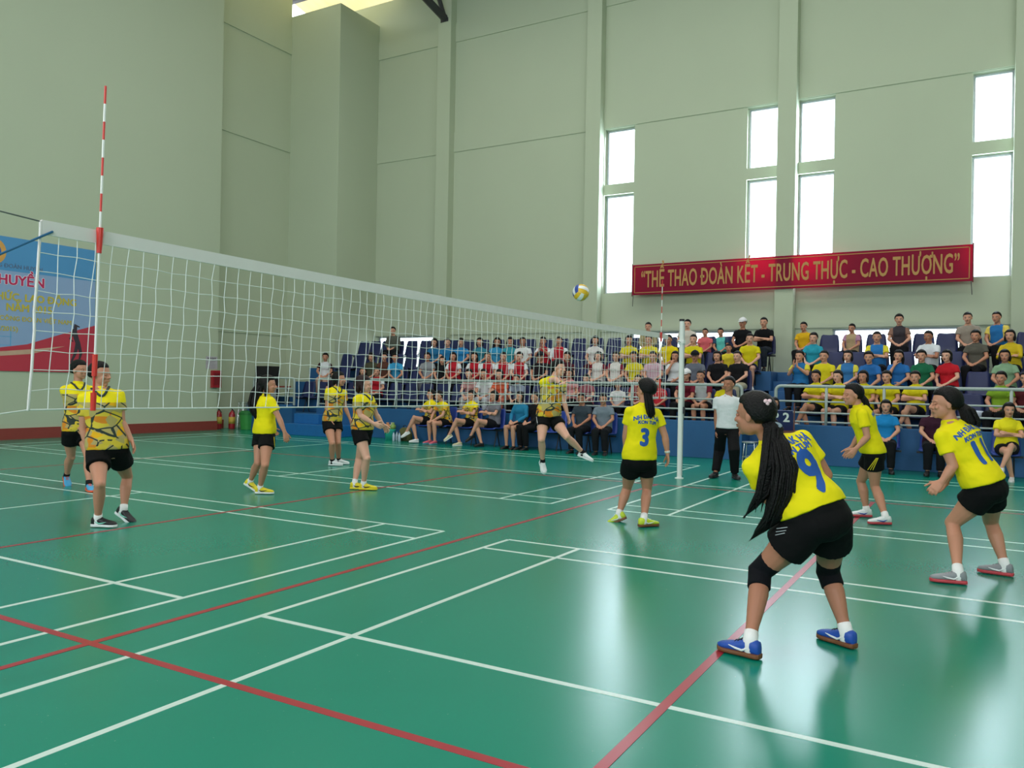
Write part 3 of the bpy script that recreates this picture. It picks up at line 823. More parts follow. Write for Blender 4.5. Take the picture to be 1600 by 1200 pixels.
def make_person(sp, label):
    J, s = photo_person(sp)
    w = sp.get('w', 1.0); male = sp.get('male', False)
    base = V((J['pelvis'].x, J['pelvis'].y, 0)); root = empty('person', base, label, 'person', sp.get('group'))
    inv = Matrix.Translation(-base)
    def put(name, me, m, parent=root):
        me.transform(inv); return link(name, me, m, parent, smooth=True)
    bmz = body_mesh(J, s, w, male, sp.get('voxel', 0.006))
    add_islands(bmz, face_extra(J['head'], J['hF'], J['hS'], J['hU'], s))
    put('body', bmz, [sp['skin'], M_eye, M_iris, M_lip])
    strands = MB(); hm = MB(); hair_geo(hm, J['head'], J['hF'], J['hS'], J['hU'], s, sp.get('hair', 'crop'))
    for pts, rr, fl in sp.get('tails', []):
        q = [solve(J['head'], 0.0, a, b, 0)+FW*c for a, b, c in pts]
        hm.tube(q, [r_*.85 for r_ in rr], 14, hint=RT, flat=fl)
        rs = random.Random(5)
        for _ in range(26):      # separate locks along the tail
            a = rs.uniform(0, 6.283); e = rs.uniform(.75, 1.02); cut = len(q)-(1 if rs.random() < .35 else 0)
            pl = []
            for i in range(cut):
                wob = 1+rs.uniform(-.12, .12)
                pl.append(q[i]+RT*math.cos(a)*rr[i]*e*wob+FW*math.sin(a)*rr[i]*fl*e*wob)
            ext = (pl[-1]-pl[-2])*rs.uniform(.2, .7); pl.append(pl[-1]+ext)
            strands.tube(pl, [.007]+[.0085]*(len(pl)-2)+[.0012], 6)
    hme = remesh(hm, 0.006, 2)
    if strands.v: add_islands(hme, strands)
    put('hair', hme, sp.get('hairmat', M_hair))
    sm = shirt_mesh(J, s, w, male, 0.008, hem=sp.get('hem', -0.02), loose=sp.get('loose', 0.010), sleeve=sp.get('sleeve', .58))
    bvh = BVHTree.FromPolygons([v.co for v in sm.vertices], [tuple(p.vertices) for p in sm.polygons]) if sp.get('decals') or sp.get('sdecals') else None
    shirt = put('shirt', sm, sp['shirt'])
    pm = shorts_mesh(J, s, w, male, 0.008, long_=sp.get('trousers', False), leg=sp.get('leg', .42), flare=sp.get('flare', .016))
    pb = BVHTree.FromPolygons([v.co for v in pm.vertices], [tuple(p.vertices) for p in pm.polygons])
    pants = put('trousers' if sp.get('trousers') else 'shorts', pm, sp['pants'])
    ax = (J['neck']-J['pelvis']).normalized()
    if sp.get('collar'):
        bv = BVHTree.FromPolygons([v.co+base for v in sm.vertices], [tuple(p.vertices) for p in sm.polygons])
        q = MB(); cs, cf = J['cS'], J['cF']; cc = J['neck']+ax*.012*s; pts = []
        for i in range(25):
            a = i*math.pi/12; fr_ = max(0, math.sin(a))
            p = cc+cs*math.cos(a)*.078*s+cf*(math.sin(a)*.075+.004)*s-ax*(fr_**3*.085)*s+cf*fr_**3*.05*s
            h_ = bv.find_nearest(p); pts.append(h_[0]+h_[1]*.004)
        q.tube(pts, .012*s, 8); me = q.mesh(); me.transform(inv); link('collar', me, sp['collar'], shirt, True)
    for (name, body, size, bold, sx, t, xo, arc, side) in sp.get('decals', []):
        nrm = -J['cF']*side; xd = ax.cross(nrm).normalized()
        org = lerp(J['pelvis'], J['neck'], t)+xd*xo*s
        decal(body, size*s, bold, sx, org, xd, ax, nrm, bvh, shirt, name, sp['ink'], inv, arc)
    for st_ in sp.get('stripes', []):
        # strips lying on the shorts, given on the photograph
        mm, lines, rr = st_
        q = MB()
        for (x0, y0, x1, y1) in lines:
            pts = []
            for i in range(7):
                r = ray(lerp(x0, x1, i/6), lerp(y0, y1, i/6)); hit = pb.ray_cast(CAMP, r.normalized(), 40)
                if hit[0] is not None: pts.append(hit[0]+hit[1]*0.001)
            if len(pts) > 1: q.tube(pts, rr, 6)
        if q.v:
            me = q.mesh(); put('side_stripes', me, mm, pants)
    for k in 'LR':
        if sp.get('socks'):
            q = MB(); a, b = J['kn'+k], J['an'+k]
            q.tube([lerp(a, b, sp.get('sockt', .86)), lerp(a, b, 1.0), b-J['ff'+k][2]*.03*s], [.0375*s, .0395*s, .040*s], 14, round0=False)
            put('sock', q.mesh(), sp['socks'])
        shoe(root, J['an'+k], J['ff'+k], s, sp['shoe'][0], sp['shoe'][1], sp['shoe'][2] if len(sp['shoe']) > 2 else None, sp['shoe'][3] if len(sp['shoe']) > 3 else None, inv)
        if sp.get('pads'):
            q = MB(); h, a, b = J['hip'+k], J['kn'+k], J['an'+k]; lb = legback(h, a, b, J['pF'])
            q.tube([lerp(h, a, .76)+lb*.003, lerp(h, a, .90), a-lb*.006*s, lerp(a, b, .12)+lb*.004*s, lerp(a, b, .24)+lb*.010*s], [.071*s, .066*s, .068*s, .064*s, .064*s], 18, hint=lb, round0=False, round1=False)
            put('knee_pad', remesh(q, 0.006, 2), sp['pads'])
        if sp.get('band'+k):
            q = MB(); a, b = J['el'+k], J['wr'+k]
            q.tube([lerp(a, b, .84), lerp(a, b, .96)], [.031*s, .029*s], 12, round0=False, round1=False); put('wristband', q.mesh(), sp['band'+k])
    return root, J, s, inv

# materials of the kit
M_ink = mat('blue_print', '#1f56a8', 0.7, var=0.03)
def pattern_jersey():
    m = mat('patterned_yellow_jersey', '#f2dc22', 0.8, var=0.05, bump=0.35, bscale=14, spec=0.2)
    N = m.node_tree.nodes; L = m.node_tree.links; b = N['Principled BSDF']
    tc = N.new('ShaderNodeTexCoord')
    mp = N.new('ShaderNodeMapping'); mp.inputs['Scale'].default_value = (1, 1, 1.5); L.new(tc.outputs['Object'], mp.inputs[0])
    v = N.new('ShaderNodeTexVoronoi'); v.feature = 'DISTANCE_TO_EDGE'; v.inputs['Scale'].default_value = 5.6
    v2 = N.new('ShaderNodeTexVoronoi'); v2.inputs['Scale'].default_value = 9.0
    L.new(mp.outputs[0], v.inputs['Vector']); L.new(mp.outputs[0], v2.inputs['Vector'])
    cr = N.new('ShaderNodeValToRGB'); cr.color_ramp.interpolation = 'CONSTANT'
    e = cr.color_ramp.elements; e[0].color = lin('#d9c040'); e[1].position = .35; e[1].color = lin('#b5a566')
    for p, c in ((.58, '#e7b020'), (.72, '#b8a46a'), (.86, '#d9882a')):
        q = e.new(p); q.color = lin(c)
    sp = N.new('ShaderNodeSeparateColor'); L.new(v2.outputs['Color'], sp.inputs[0]); L.new(sp.outputs[0], cr.inputs[0])
    lt = N.new('ShaderNodeMath'); lt.operation = 'LESS_THAN'; lt.inputs[1].default_value = 0.045; L.new(v.outputs['Distance'], lt.inputs[0])
    nm = N.new('ShaderNodeTexNoise'); nm.inputs['Scale'].default_value = 5.0; L.new(tc.outputs['Object'], nm.inputs['Vector'])
    gm = N.new('ShaderNodeMath'); gm.operation = 'GREATER_THAN'; gm.inputs[1].default_value = 0.47; L.new(nm.outputs['Fac'], gm.inputs[0])
    ml = N.new('ShaderNodeMath'); ml.operation = 'MULTIPLY'; L.new(lt.outputs[0], ml.inputs[0]); L.new(gm.outputs[0], ml.inputs[1])
    m1 = N.new('ShaderNodeMix'); m1.data_type = 'RGBA'; L.new(ml.outputs[0], m1.inputs['Factor']); L.new(cr.outputs[0], m1.inputs[6]); m1.inputs[7].default_value = lin('#333d38')
    # plain yellow above the chest and on the sleeves, by the height on the garment
    gz = N.new('ShaderNodeSeparateXYZ'); L.new(tc.outputs['Generated'], gz.inputs[0])
    gt = N.new('ShaderNodeMath'); gt.operation = 'GREATER_THAN'; gt.inputs[1].default_value = 0.74; L.new(gz.outputs['Z'], gt.inputs[0])
    m2 = N.new('ShaderNodeMix'); m2.data_type = 'RGBA'; L.new(gt.outputs[0], m2.inputs['Factor']); L.new(m1.outputs[2], m2.inputs[6]); m2.inputs[7].default_value = lin('#f4e01c')
    L.new(m2.outputs[2], b.inputs['Base Color']); return m
M_pat = pattern_jersey()
def shoe_m(c): return mat('shoe_'+c, c, 0.5, var=0.1, scale=25)
W_ = shoe_m('#e9ecee'); K_ = shoe_m('#15171b'); Yw = shoe_m('#e6d21e'); Bl = shoe_m('#1f4fae'); Gy = shoe_m('#8a8d92'); Rd = shoe_m('#c8404a'); Or = shoe_m('#f2603a'); Cy = shoe_m('#4aa6d8'); Lm = shoe_m('#cfe23c'); Gum = shoe_m('#7a4a2c')
M_sock = cloth('#f0f0f0', 'white_sock'); M_ksock = cloth('#17181c', 'black_sock')

# ------------------------------------------------------------------ the players and the referee
YJ = dict(shirt=M_yel, pants=M_black, ink=M_ink)
PJ = dict(shirt=M_pat, pants=M_black, collar=mat('dark_olive_trim', '#2f3a34', 0.8), ink=mat('dark_print', '#39424c', 0.7))
M_stripe = mat('yellow_stripe', '#e5cf1e', 0.7); M_silver = mat('silver_stripe', '#b9bdc2', 0.6)
def T9(): return None
make_and = []
P9 = dict(YJ, hem=.07, s=1.02, w=1.12, skin=SK[3], pelvis=(1276, 806), neck=(1203, 690, 0.15), head=(1178, 650, 0.0), facep=52, facec=38, faceh=78, tiltp=-0.2,
    anL=(1172, 1003), anR=(1322, 987), knL=(1188, 893, 1), knR=(1294, 893, 1), elL=(1200, 778, 0.5), elR=(1290, 742, 0.5), wrL=(1232, 812, 0.6), wrR=(1272, 800, 0.6),
    footL=(77, 0), footR=(61, 0), hair='plain', pU=(0.1, 0.45, 1.0), sw=1.08,
    tails=[([(1195, 655, 0.0), (1205, 690, -0.14), (1208, 725, -0.20), (1203, 765, -0.20), (1195, 800, -0.16), (1178, 825, -0.10)], [.040, .050, .066, .072, .060, .022], 0.55),
           ([(1192, 640, 0.02), (1200, 668, -0.10), (1190, 720, -0.16), (1182, 765, -0.14), (1166, 790, -0.10)], [.030, .045, .050, .042, .012], 0.6)],
    decals=[('number', '9', .34, .016, .72, .44, .07, 0, 1), ('lettering', 'NH ĐĂK HÀ', .066, .003, .8, .88, .04, 1.2, 1), ('lettering', 'KON TUM', .056, .003, .85, .765, .05, .6, 1)],
    socks=M_sock, pads=cloth('#0d0e14', 'navy_black_knit'), shoe=(Bl, Gum, K_, W_), flare=.022, leg=.47,
    stripes=[(M_silver, [(1214, 826, 1230, 824), (1213, 831, 1228, 829), (1212, 836, 1226, 833)], .0025)])
P3 = dict(YJ, s=1.0, w=1.04, skin=SK[1], pelvis=(999, 716), neck=(1006, 634, 0), head=(1009, 611, 0), facep=50, facec=46, faceh=70,
    anL=(967, 803), anR=(1006, 811), knL=(980, 762, 0.4), knR=(1011, 765, 0.4), elL=(978, 677, 0.4), elR=(1039, 681, 0.1), wrL=(977, 700, 0.5), wrR=(1043, 709, 0.1), hdR=(1045, 730, 0),
    footL=(105, 25), footR=(-35, 0), hair='plain', curlL=.5, curlR=.5,
    tails=[([(1010, 615, -0.08), (1012, 632, -0.12), (1014, 645, -0.12), (1012, 655, -0.10)], [.035, .042, .038, .012], 0.7)],
    decals=[('number', '3', .25, .014, .85, .40, -.02, 0, 1), ('lettering', 'NH ĐĂK HÀ', .062, .003, .85, .80, 0, 1.6, 1), ('lettering', 'KON TUM', .05, .003, .9, .70, 0, .8, 1)],
    socks=M_sock, shoe=(Lm, Gum, W_, W_), bandR=mat('watch_strap', '#d8d8d2', 0.3))
P2 = dict(YJ, s=1.0, skin=SK[1], pelvis=(1364, 706), neck=(1341, 634, 0), head=(1332, 618, 0), facep=100, facec=105, faceh=122,
    anL=(1384, 808), anR=(1354, 797), knL=(1367, 760, 0.3), knR=(1345, 752, 0.3), elL=(1355, 683, -0.2), elR=(1344, 678, 0.4), wrL=(1338, 701, 0), wrR=(1330, 700, 0.3), hdL=(1328, 713, 0),
    footL=(112, 0), footR=(108, 0), hair='plain',
    tails=[([(1341, 613, 0.0), (1349, 625, -0.02), (1353, 638, -0.02), (1354, 650, 0)], [.032, .040, .038, .012], 0.8)],
    decals=[('lettering', 'NH ĐĂK HÀ', .055, .003, .85, .80, 0, 1.4, 1)],
    socks=M_sock, shoe=(W_, Rd, W_, Bl), stripes=[(M_stripe, [(1356+i*4, 734, 1369+i*1.5, 716) for i in range(3)], .004)])
P1 = dict(YJ, hem=.03, s=1.03, w=1.1, skin=SK[1], pelvis=(1539, 758), neck=(1483, 661, 0.1), head=(1477, 632, 0), facep=78, facec=60, faceh=108,
    anL=(1497, 895), anR=(1570, 883), knL=(1488, 817, 1), knR=(1548, 815, 1), elL=(1489, 728, -0.1), elR=(1492, 724, 0.7), wrL=(1471, 753, 0), wrR=(1477, 755, 0.5), hdL=(1459, 765, 0), hdR=(1464, 764, 0), curlL=.8, curlR=.8,
    footL=(97, 0), footR=(78, 0), hair='plain', pU=(0, 0.35, 1.0),
    tails=[([(1492, 628, 0.0), (1505, 640, -0.05), (1511, 658, -0.06), (1512, 675, -0.04), (1504, 690, -.02)], [.042, .055, .066, .058, .015], 0.7)],
    decals=[('number', '1', .25, .014, .8, .44, -.065, 0, 1), ('number', '1', .25, .014, .8, .44, .030, 0, 1), ('lettering', 'NH ĐĂK HÀ', .060, .003, .85, .82, -.01, 1.4, 1), ('lettering', 'KON TUM', .05, .003, .9, .70, -.01, .6, 1)],
    socks=M_sock, shoe=(Gy, Rd, Gy, W_))
PR = dict(male=True, s=1.03, w=0.95, skin=SK[3], pelvis=(1136, 670), neck=(1138, 619, 0), head=(1139, 601, 0), facep=195, facec=195, faceh=165,
    anL=(1148, 740), anR=(1118, 738), knL=(1147, 704, -0.3), knR=(1124, 703, -0.3), elL=(1158, 651, 0), elR=(1119, 649, 0), wrL=(1156, 671, 0), wrR=(1119, 671, 0),
    footL=(215, 0), footR=(170, 0), hair='crop', shirt=M_whitecloth, pants=cloth('#101013', 'black_trouser_cloth'), trousers=True, hem=0.02, loose=.01, shoe=(K_, K_))
PJmp = dict(PJ, s=1.02, w=1.06, jump=12.4, skin=SK[2], pelvis=(857, 650), neck=(865, 592, 0), head=(873, 576, 0), facep=235, facec=225, faceh=265, tilth=0.25,
    anR=(848, 721, 0.0), anL=(911, 707, -.05), knR=(846, 687, -0.3), knL=(886, 683, -0.3), elR=(868, 592, -1), elL=(881, 627, -0.2), wrR=(876, 600, -.3), wrL=(887, 648, 0), hdR=(884, 596, 0),
    footR=(225, 42), footL=(285, 20), hair='bun', socks=M_ksock, shoe=(W_, W_, W_), bandR=K_, stripes=[(M_whitecloth, [(838, 649, 840, 663)], .004)])
PE = dict(PJ, s=1.02, skin=SK[1], pelvis=(519, 657), neck=(526, 606, 0), head=(530, 593, 0), facep=262, facec=255, faceh=292,
    anR=(519, 720), anL=(529, 718), knR=(519, 693, -0.3), knL=(528, 692, -0.3), elR=(511, 636, 0), elL=(539, 636, 0), wrR=(516, 655, -.2), wrL=(547, 655, 0), hdR=(517, 667, 0),
    footR=(292, 0), footL=(300, 0), hair='bob', socks=M_ksock, shoe=(W_, W_, W_))
PF = dict(PJ, s=1.0, skin=SK[2], pelvis=(566, 670), neck=(569, 616, 0), head=(568, 602, 0), facep=280, facec=275, faceh=300, tilth=0.25,
    anR=(568, 756), anL=(554, 755), knR=(573, 716, -0.2), knL=(561, 717, 0.2), elR=(563, 649, -0.1), elL=(588, 648, 0.3), wrR=(584, 662, -.1), wrL=(598, 663, 0.2), hdR=(594, 666, 0),
    footR=(298, 0), footL=(298, 0), hair='bob', hairmat=M_hair2, socks=M_sock, shoe=(Yw, Yw, Yw, K_))
PD = dict(YJ, s=.97, w=1.02, skin=SK[1], pelvis=(413, 676), neck=(415, 618, 0), head=(419, 602, 0), facep=345, facec=345, faceh=305,
    anR=(406, 762), anL=(391, 752, .13), knR=(414, 727, 0), knL=(403, 723, 0), elR=(436, 653, -0.3), elL=(411, 648, 0.5), wrR=(445, 676, -.2), wrL=(424, 668, 0.5), hdR=(449, 692, 0),
    footR=(300, 0), footL=(290, 28), hair='long',
    tails=[([(408, 600, -.02), (402, 612, -0.05), (399, 630, -0.08), (400, 642, -.08), (404, 655, -.06)], [.050, .062, .062, .048, .012], 0.8)],
    decals=[('number', '9', .2, .006, .85, .50, -.03, 0, 1)], socks=M_sock, shoe=(Yw, W_, Yw, K_),
    stripes=[(M_stripe, [(428, 683, 429, 698)], .004)])
PD['ink'] = mat('dark_print', '#39424c', 0.7)
PA = dict(PJ, s=1.02, w=1.05, skin=SK[1], pelvis=(168, 700), neck=(157, 608, 0), head=(156, 586, 0), facep=245, facec=240, faceh=292,
    anR=(153, 810), anL=(193, 796, .12), knR=(156, 757, -0.3), knL=(199, 745, -0.6), elR=(130, 670, 0), elL=(190, 659, 0), wrR=(138, 704, -0.1), wrL=(205, 687, 0), hdR=(144, 725, 0), hdL=(211, 702, 0),
    footR=(296, 0), footL=(285, 28), hair='crop', socks=M_sock, shoe=(K_, W_, K_, mat('shoe_mint', '#7fd6c0', 0.4)), leg=.46)
PC = dict(PJ, s=1.02, skin=SK[1], pelvis=(121, 672), neck=(122, 600, 0), head=(124, 579, 0), facep=262, facec=250, faceh=285,
    anR=(104, 743, .13), anL=(139, 757), knR=(111, 713, -0.2), knL=(138, 714, -0.2), elR=(112, 640, 0), elL=(139, 642, 0), wrR=(119, 664, -.1), wrL=(144, 666, 0),
    footR=(250, 30), footL=(250, 0), hair='plain', socks=M_ksock, shoe=(Cy, Or, Or, Or),
    tails=[([(117, 580, 0.06), (114, 592, 0.10), (113, 604, .10)], [.03, .036, .012], 0.8)])
PEOPLE = [(P9, 'player in yellow shirt 9, crouching with hands clasped and black knee pads'),
    (P3, 'player in yellow shirt 3 with a ponytail, standing with her back turned'),
    (P2, 'player in yellow shirt with stripes on shorts, leaning forward between shirts 9 and 11'),
    (P1, 'player in yellow shirt 11 and grey red shoes, crouching at the right edge'),
    (PR, 'man in white shirt and black trousers standing beside the far net post'),
    (PJmp, 'player in patterned yellow jersey jumping behind the net, white shoes'),
    (PE, 'player in patterned jersey and white shoes standing with arms down behind the net'),
    (PF, 'player in patterned jersey and yellow shoes looking up with forearms raised'),
    (PD, 'long haired player in plain yellow shirt behind the net, walking right'),
    (PA, 'player in patterned jersey and black shoes stepping forward beside the near antenna'),
    (PC, 'player in patterned jersey and orange blue shoes, partly hidden behind her teammate')]
import os
if not os.environ.get('NOPEOPLE'):
    for sp, lab in PEOPLE:
        root, J, s, inv = make_person(sp, lab)
        if sp is P9:
            q = MB(); c = solve(J['head'], 0, 1203, 664, 0)-FW*.09
            ring = [c+(RT*math.cos(a)*.030+UP*math.sin(a)*.012+FW*math.sin(a)*.012) for a in [i*math.pi/6 for i in range(13)]]
            q.tube(ring, .011, 8); me = q.mesh(); me.transform(inv); link('hair_tie', me, mat('grey_blue_elastic', '#7f9099', 0.7), root, True)
            q = MB(); c = solve(J['head'], 0, 1190, 626, 0)-FW*.108*s
            for dx in (-.011, .011): q.ell(c+RT*dx, RT*.013, UP*.012, FW*.008, 10, 8)
            q.ell(c-UP*.012, RT*.012, UP*.014, FW*.006, 10, 8)
            me = q.mesh(); me.transform(inv); link('hair_clip', me, mat('pink_glitter', '#e9c3cc', 0.3), root, True)

# ------------------------------------------------------------------ seated people
def seated(pose, male):
    J = {}; s = 1.0
    lean = {'fwd': .16, 'legx': -.03}.get(pose, .02)
    P = V((-.05, 0, .535)); N = P+V((lean, 0, math.sqrt(.5**2-lean**2))); H = N+V((.035+lean*.3, 0, .148))
    J['pelvis'], J['neck'], J['head'] = P, N, H
    J['pF'] = J['cF'] = V((1, 0, 0)); J['hF'] = V((1, 0, 0.02)); J['slouch'] = .02; J['pU'] = V((0.0, 0, 1))
    finish_joints(J, s, 1); ax = (N-P).normalized(); sw = .165 if male else .146
    for k, g in (('L', 1), ('R', -1)):
        J['hip'+k] = P+V((0.02, g*.085, -.02)); J['sh'+k] = N+V((0, g*sw, 0))-ax*.078
        J['kn'+k] = V((.40, g*.10, .51)); J['an'+k] = V((.36, g*.10, .085)); q = J['an'+k]+V((1, g*.15, 0)); lift = 0
        if pose == 'legx':
            if k == 'L': J['knL'] = V((.40, -.03, .61)); J['anL'] = V((.50, -.17, .26)); lift = .5; q = J['anL']+V((1, -.3, 0))
            else: J['anR'] = V((.34, .02, .085))
        J['ff'+k] = foot_frame(J['an'+k], q, s, lift)
        if pose == 'fwd': J['el'+k], J['wr'+k] = V((.22, g*.19, .70)), V((.38, g*.05, .58))
        elif pose == 'cross' or pose == 'legx': J['el'+k], J['wr'+k] = V((.08, g*.20, .76)), V((.19+.02*g, -g*.05, .79+.015*g))
        elif pose == 'clap': J['el'+k], J['wr'+k] = V((.10, g*.20, .80)), V((.25, g*.035, .96))
        elif pose == 'chin' and k == 'R': J['el'+k], J['wr'+k] = V((.15, -.15, .78)), V((.14, -.05, .99))
        else: J['el'+k], J['wr'+k] = V((.04, g*.21, .76)), V((.23, g*.09, .64))
        J['hd'+k] = (J['wr'+k]-J['el'+k]).normalized(); J['hn'+k] = V((0, -g, -.4)); J['ht'+k] = V((.3, 0, 1)); J['curl'+k] = .5
        if pose == 'clap': J['hd'+k] = V((.1, 0, 1)); J['hn'+k] = V((0, -g, 0)); J['ht'+k] = V((-1, 0, 0)); J['curl'+k] = .15
        if pose in ('lap', 'fwd'): J['hd'+k] = V((.8, -g*.5, -.3)); J['hn'+k] = V((0, -g*.3, -1)); J['ht'+k] = V((0.3, -g, 0))
        if pose == 'chin' and k == 'R': J['hd'+k] = V((-.1, .15, 1)); J['hn'+k] = V((-1, 0.2, 0)); J['ht'+k] = V((0, 1, 0.3)); J['curl'+k] = .9
    return J
SEAT = {}
def seat_set(pose, male):
    key = (pose, male)
    if key in SEAT: return SEAT[key]
    J = seated(pose, male); b = body_mesh(J, 1.0, 1.0, male, .009)
    add_islands(b, face_extra(J['head'], J['hF'], J['hS'], J['hU'], 1.0))
    for m in (SK[0], M_eye, M_iris, M_lip): b.materials.append(m)
    sm = shirt_mesh(J, 1.0, 1.0, male, .010, hem=-.04 if pose != 'x' else 0, loose=.008)
    sl = shirt_mesh(J, 1.0, 1.0, male, .010, hem=-.04, loose=.008, long_=True)
    for m_ in (sm, sl):
        m_.materials.append(M_yel); m_.materials.append(M_yel)
        mi = []
        for p in m_.polygons:
            c = p.center; d = 9
            for k in 'LR':
                a, e = J['sh'+k], J['el'+k]; ab = e-a; t = max(0, min(1.2, (c-a).dot(ab)/ab.dot(ab))); d = min(d, (c-a-ab*t).length)
            mi.append(1 if (d < .085 and abs(c.y) > .125) else 0)
        m_.polygons.foreach_set('material_index', mi)
    pa = shorts_mesh(J, 1.0, 1.0, male, .010, leg=.55); pl = shorts_mesh(J, 1.0, 1.0, male, .010, long_=True)
    pa.materials.append(M_black); pl.materials.append(M_black)
    SEAT[key] = dict(J=J, body=b, shirt=sm, long=sl, shorts=pa, trousers=pl); return SEAT[key]
HAIRS = {}
def hair_for(pose, male, style):
    k = (pose, male, style)
    if k not in HAIRS:
        J = seat_set(pose, male)['J']; mb = MB(); hair_geo(mb, J['head'], J['hF'], J['hS'], J['hU'], 1.0, style)
        m = remesh(mb, .009, 2); m.materials.append(M_hair); HAIRS[k] = m
    return HAIRS[k]
SHOES = {}
def seat_person(x, y, z, yaw, label, pose='lap', male=False, top='#f5ea12', sleeve=None, long_=False, pants='#17181c', trousers=True, hair='tail', sc=1.0, sk=0, shoes=('#1c1c20', '#111111'), cap=None, group='spectators in the stand', hairc=None, shirtmat=None):
    S = seat_set(pose, male); J = S['J']
    r = empty('person', (x, y, z), label, 'person', group, yaw); r.scale = (sc,)*3; r.rotation_euler = (R_.uniform(-.05, .05), R_.uniform(-.03, .05), yaw)
    def put(name, me, mats):
        o = bpy.data.objects.new(name, me); COL.objects.link(o); o.parent = r
        for i, m in enumerate(mats):
            if i < len(o.material_slots): o.material_slots[i].link = 'OBJECT'; o.material_slots[i].material = m
        return o
    put('body', S['body'], [SK[sk], M_eye, M_iris, M_lip])
    put('hair', hair_for(pose, male, hair), [hairc or M_hair])
    tm = shirtmat or cloth(top); put('shirt', S['long' if long_ else 'shirt'], [tm, cloth(sleeve) if sleeve else tm])
    put('trousers' if trousers else 'shorts', S['trousers' if trousers else 'shorts'], [cloth(pants)])
    key = (pose, male)
    for k in 'LR':
        if (key, k) not in SHOES:
            o = shoe(r, J['an'+k], J['ff'+k], 1.0, shoe_m(shoes[0]), shoe_m(shoes[1])); SHOES[(key, k)] = (o.data, o.children[0].data)
        else:
            a, b = SHOES[(key, k)]
            o = put('shoe', a, []); c = bpy.data.objects.new('sole', b); COL.objects.link(c); c.parent = o
        if not trousers:
            pass
        o.material_slots[0].link = 'OBJECT'; o.material_slots[0].material = shoe_m(shoes[0])
        c = o.children[0]; c.material_slots[0].link = 'OBJECT'; c.material_slots[0].material = shoe_m(shoes[1])
    if cap:
        H, f, sd, u = J['head'], J['hF'], J['hS'], J['hU']; q = MB()
        C = H+u*.045-f*.008; secs = []
        for t in (0, .25, .5, .75, .92): secs.append((C+u*(.110*math.sin(t*1.5)), sd*.104*math.cos(t*1.5), f*.126*math.cos(t*1.5)))
        q.loft(secs, 18, 0, .012); 
        q.loft([(C+f*.09-u*.0, sd*.080, u*.006), (C+f*.15-u*.012, sd*.070, u*.005), (C+f*.19-u*.02, sd*.040, u*.004)], 14, 0, .004)
        me = q.mesh(); link('cap', me, cloth(cap), r, True)
    return r
AIM = V((5.5, 0.5, 0))
Y1, TE, BLU, RED, WHT, GRY, PNK, MAR, DRK = '#d6c91c', '#2f9fb5', '#2872ae', '#b3202f', '#d9dde2', '#8d9097', '#d78f93', '#6e1c2c', '#15161a'
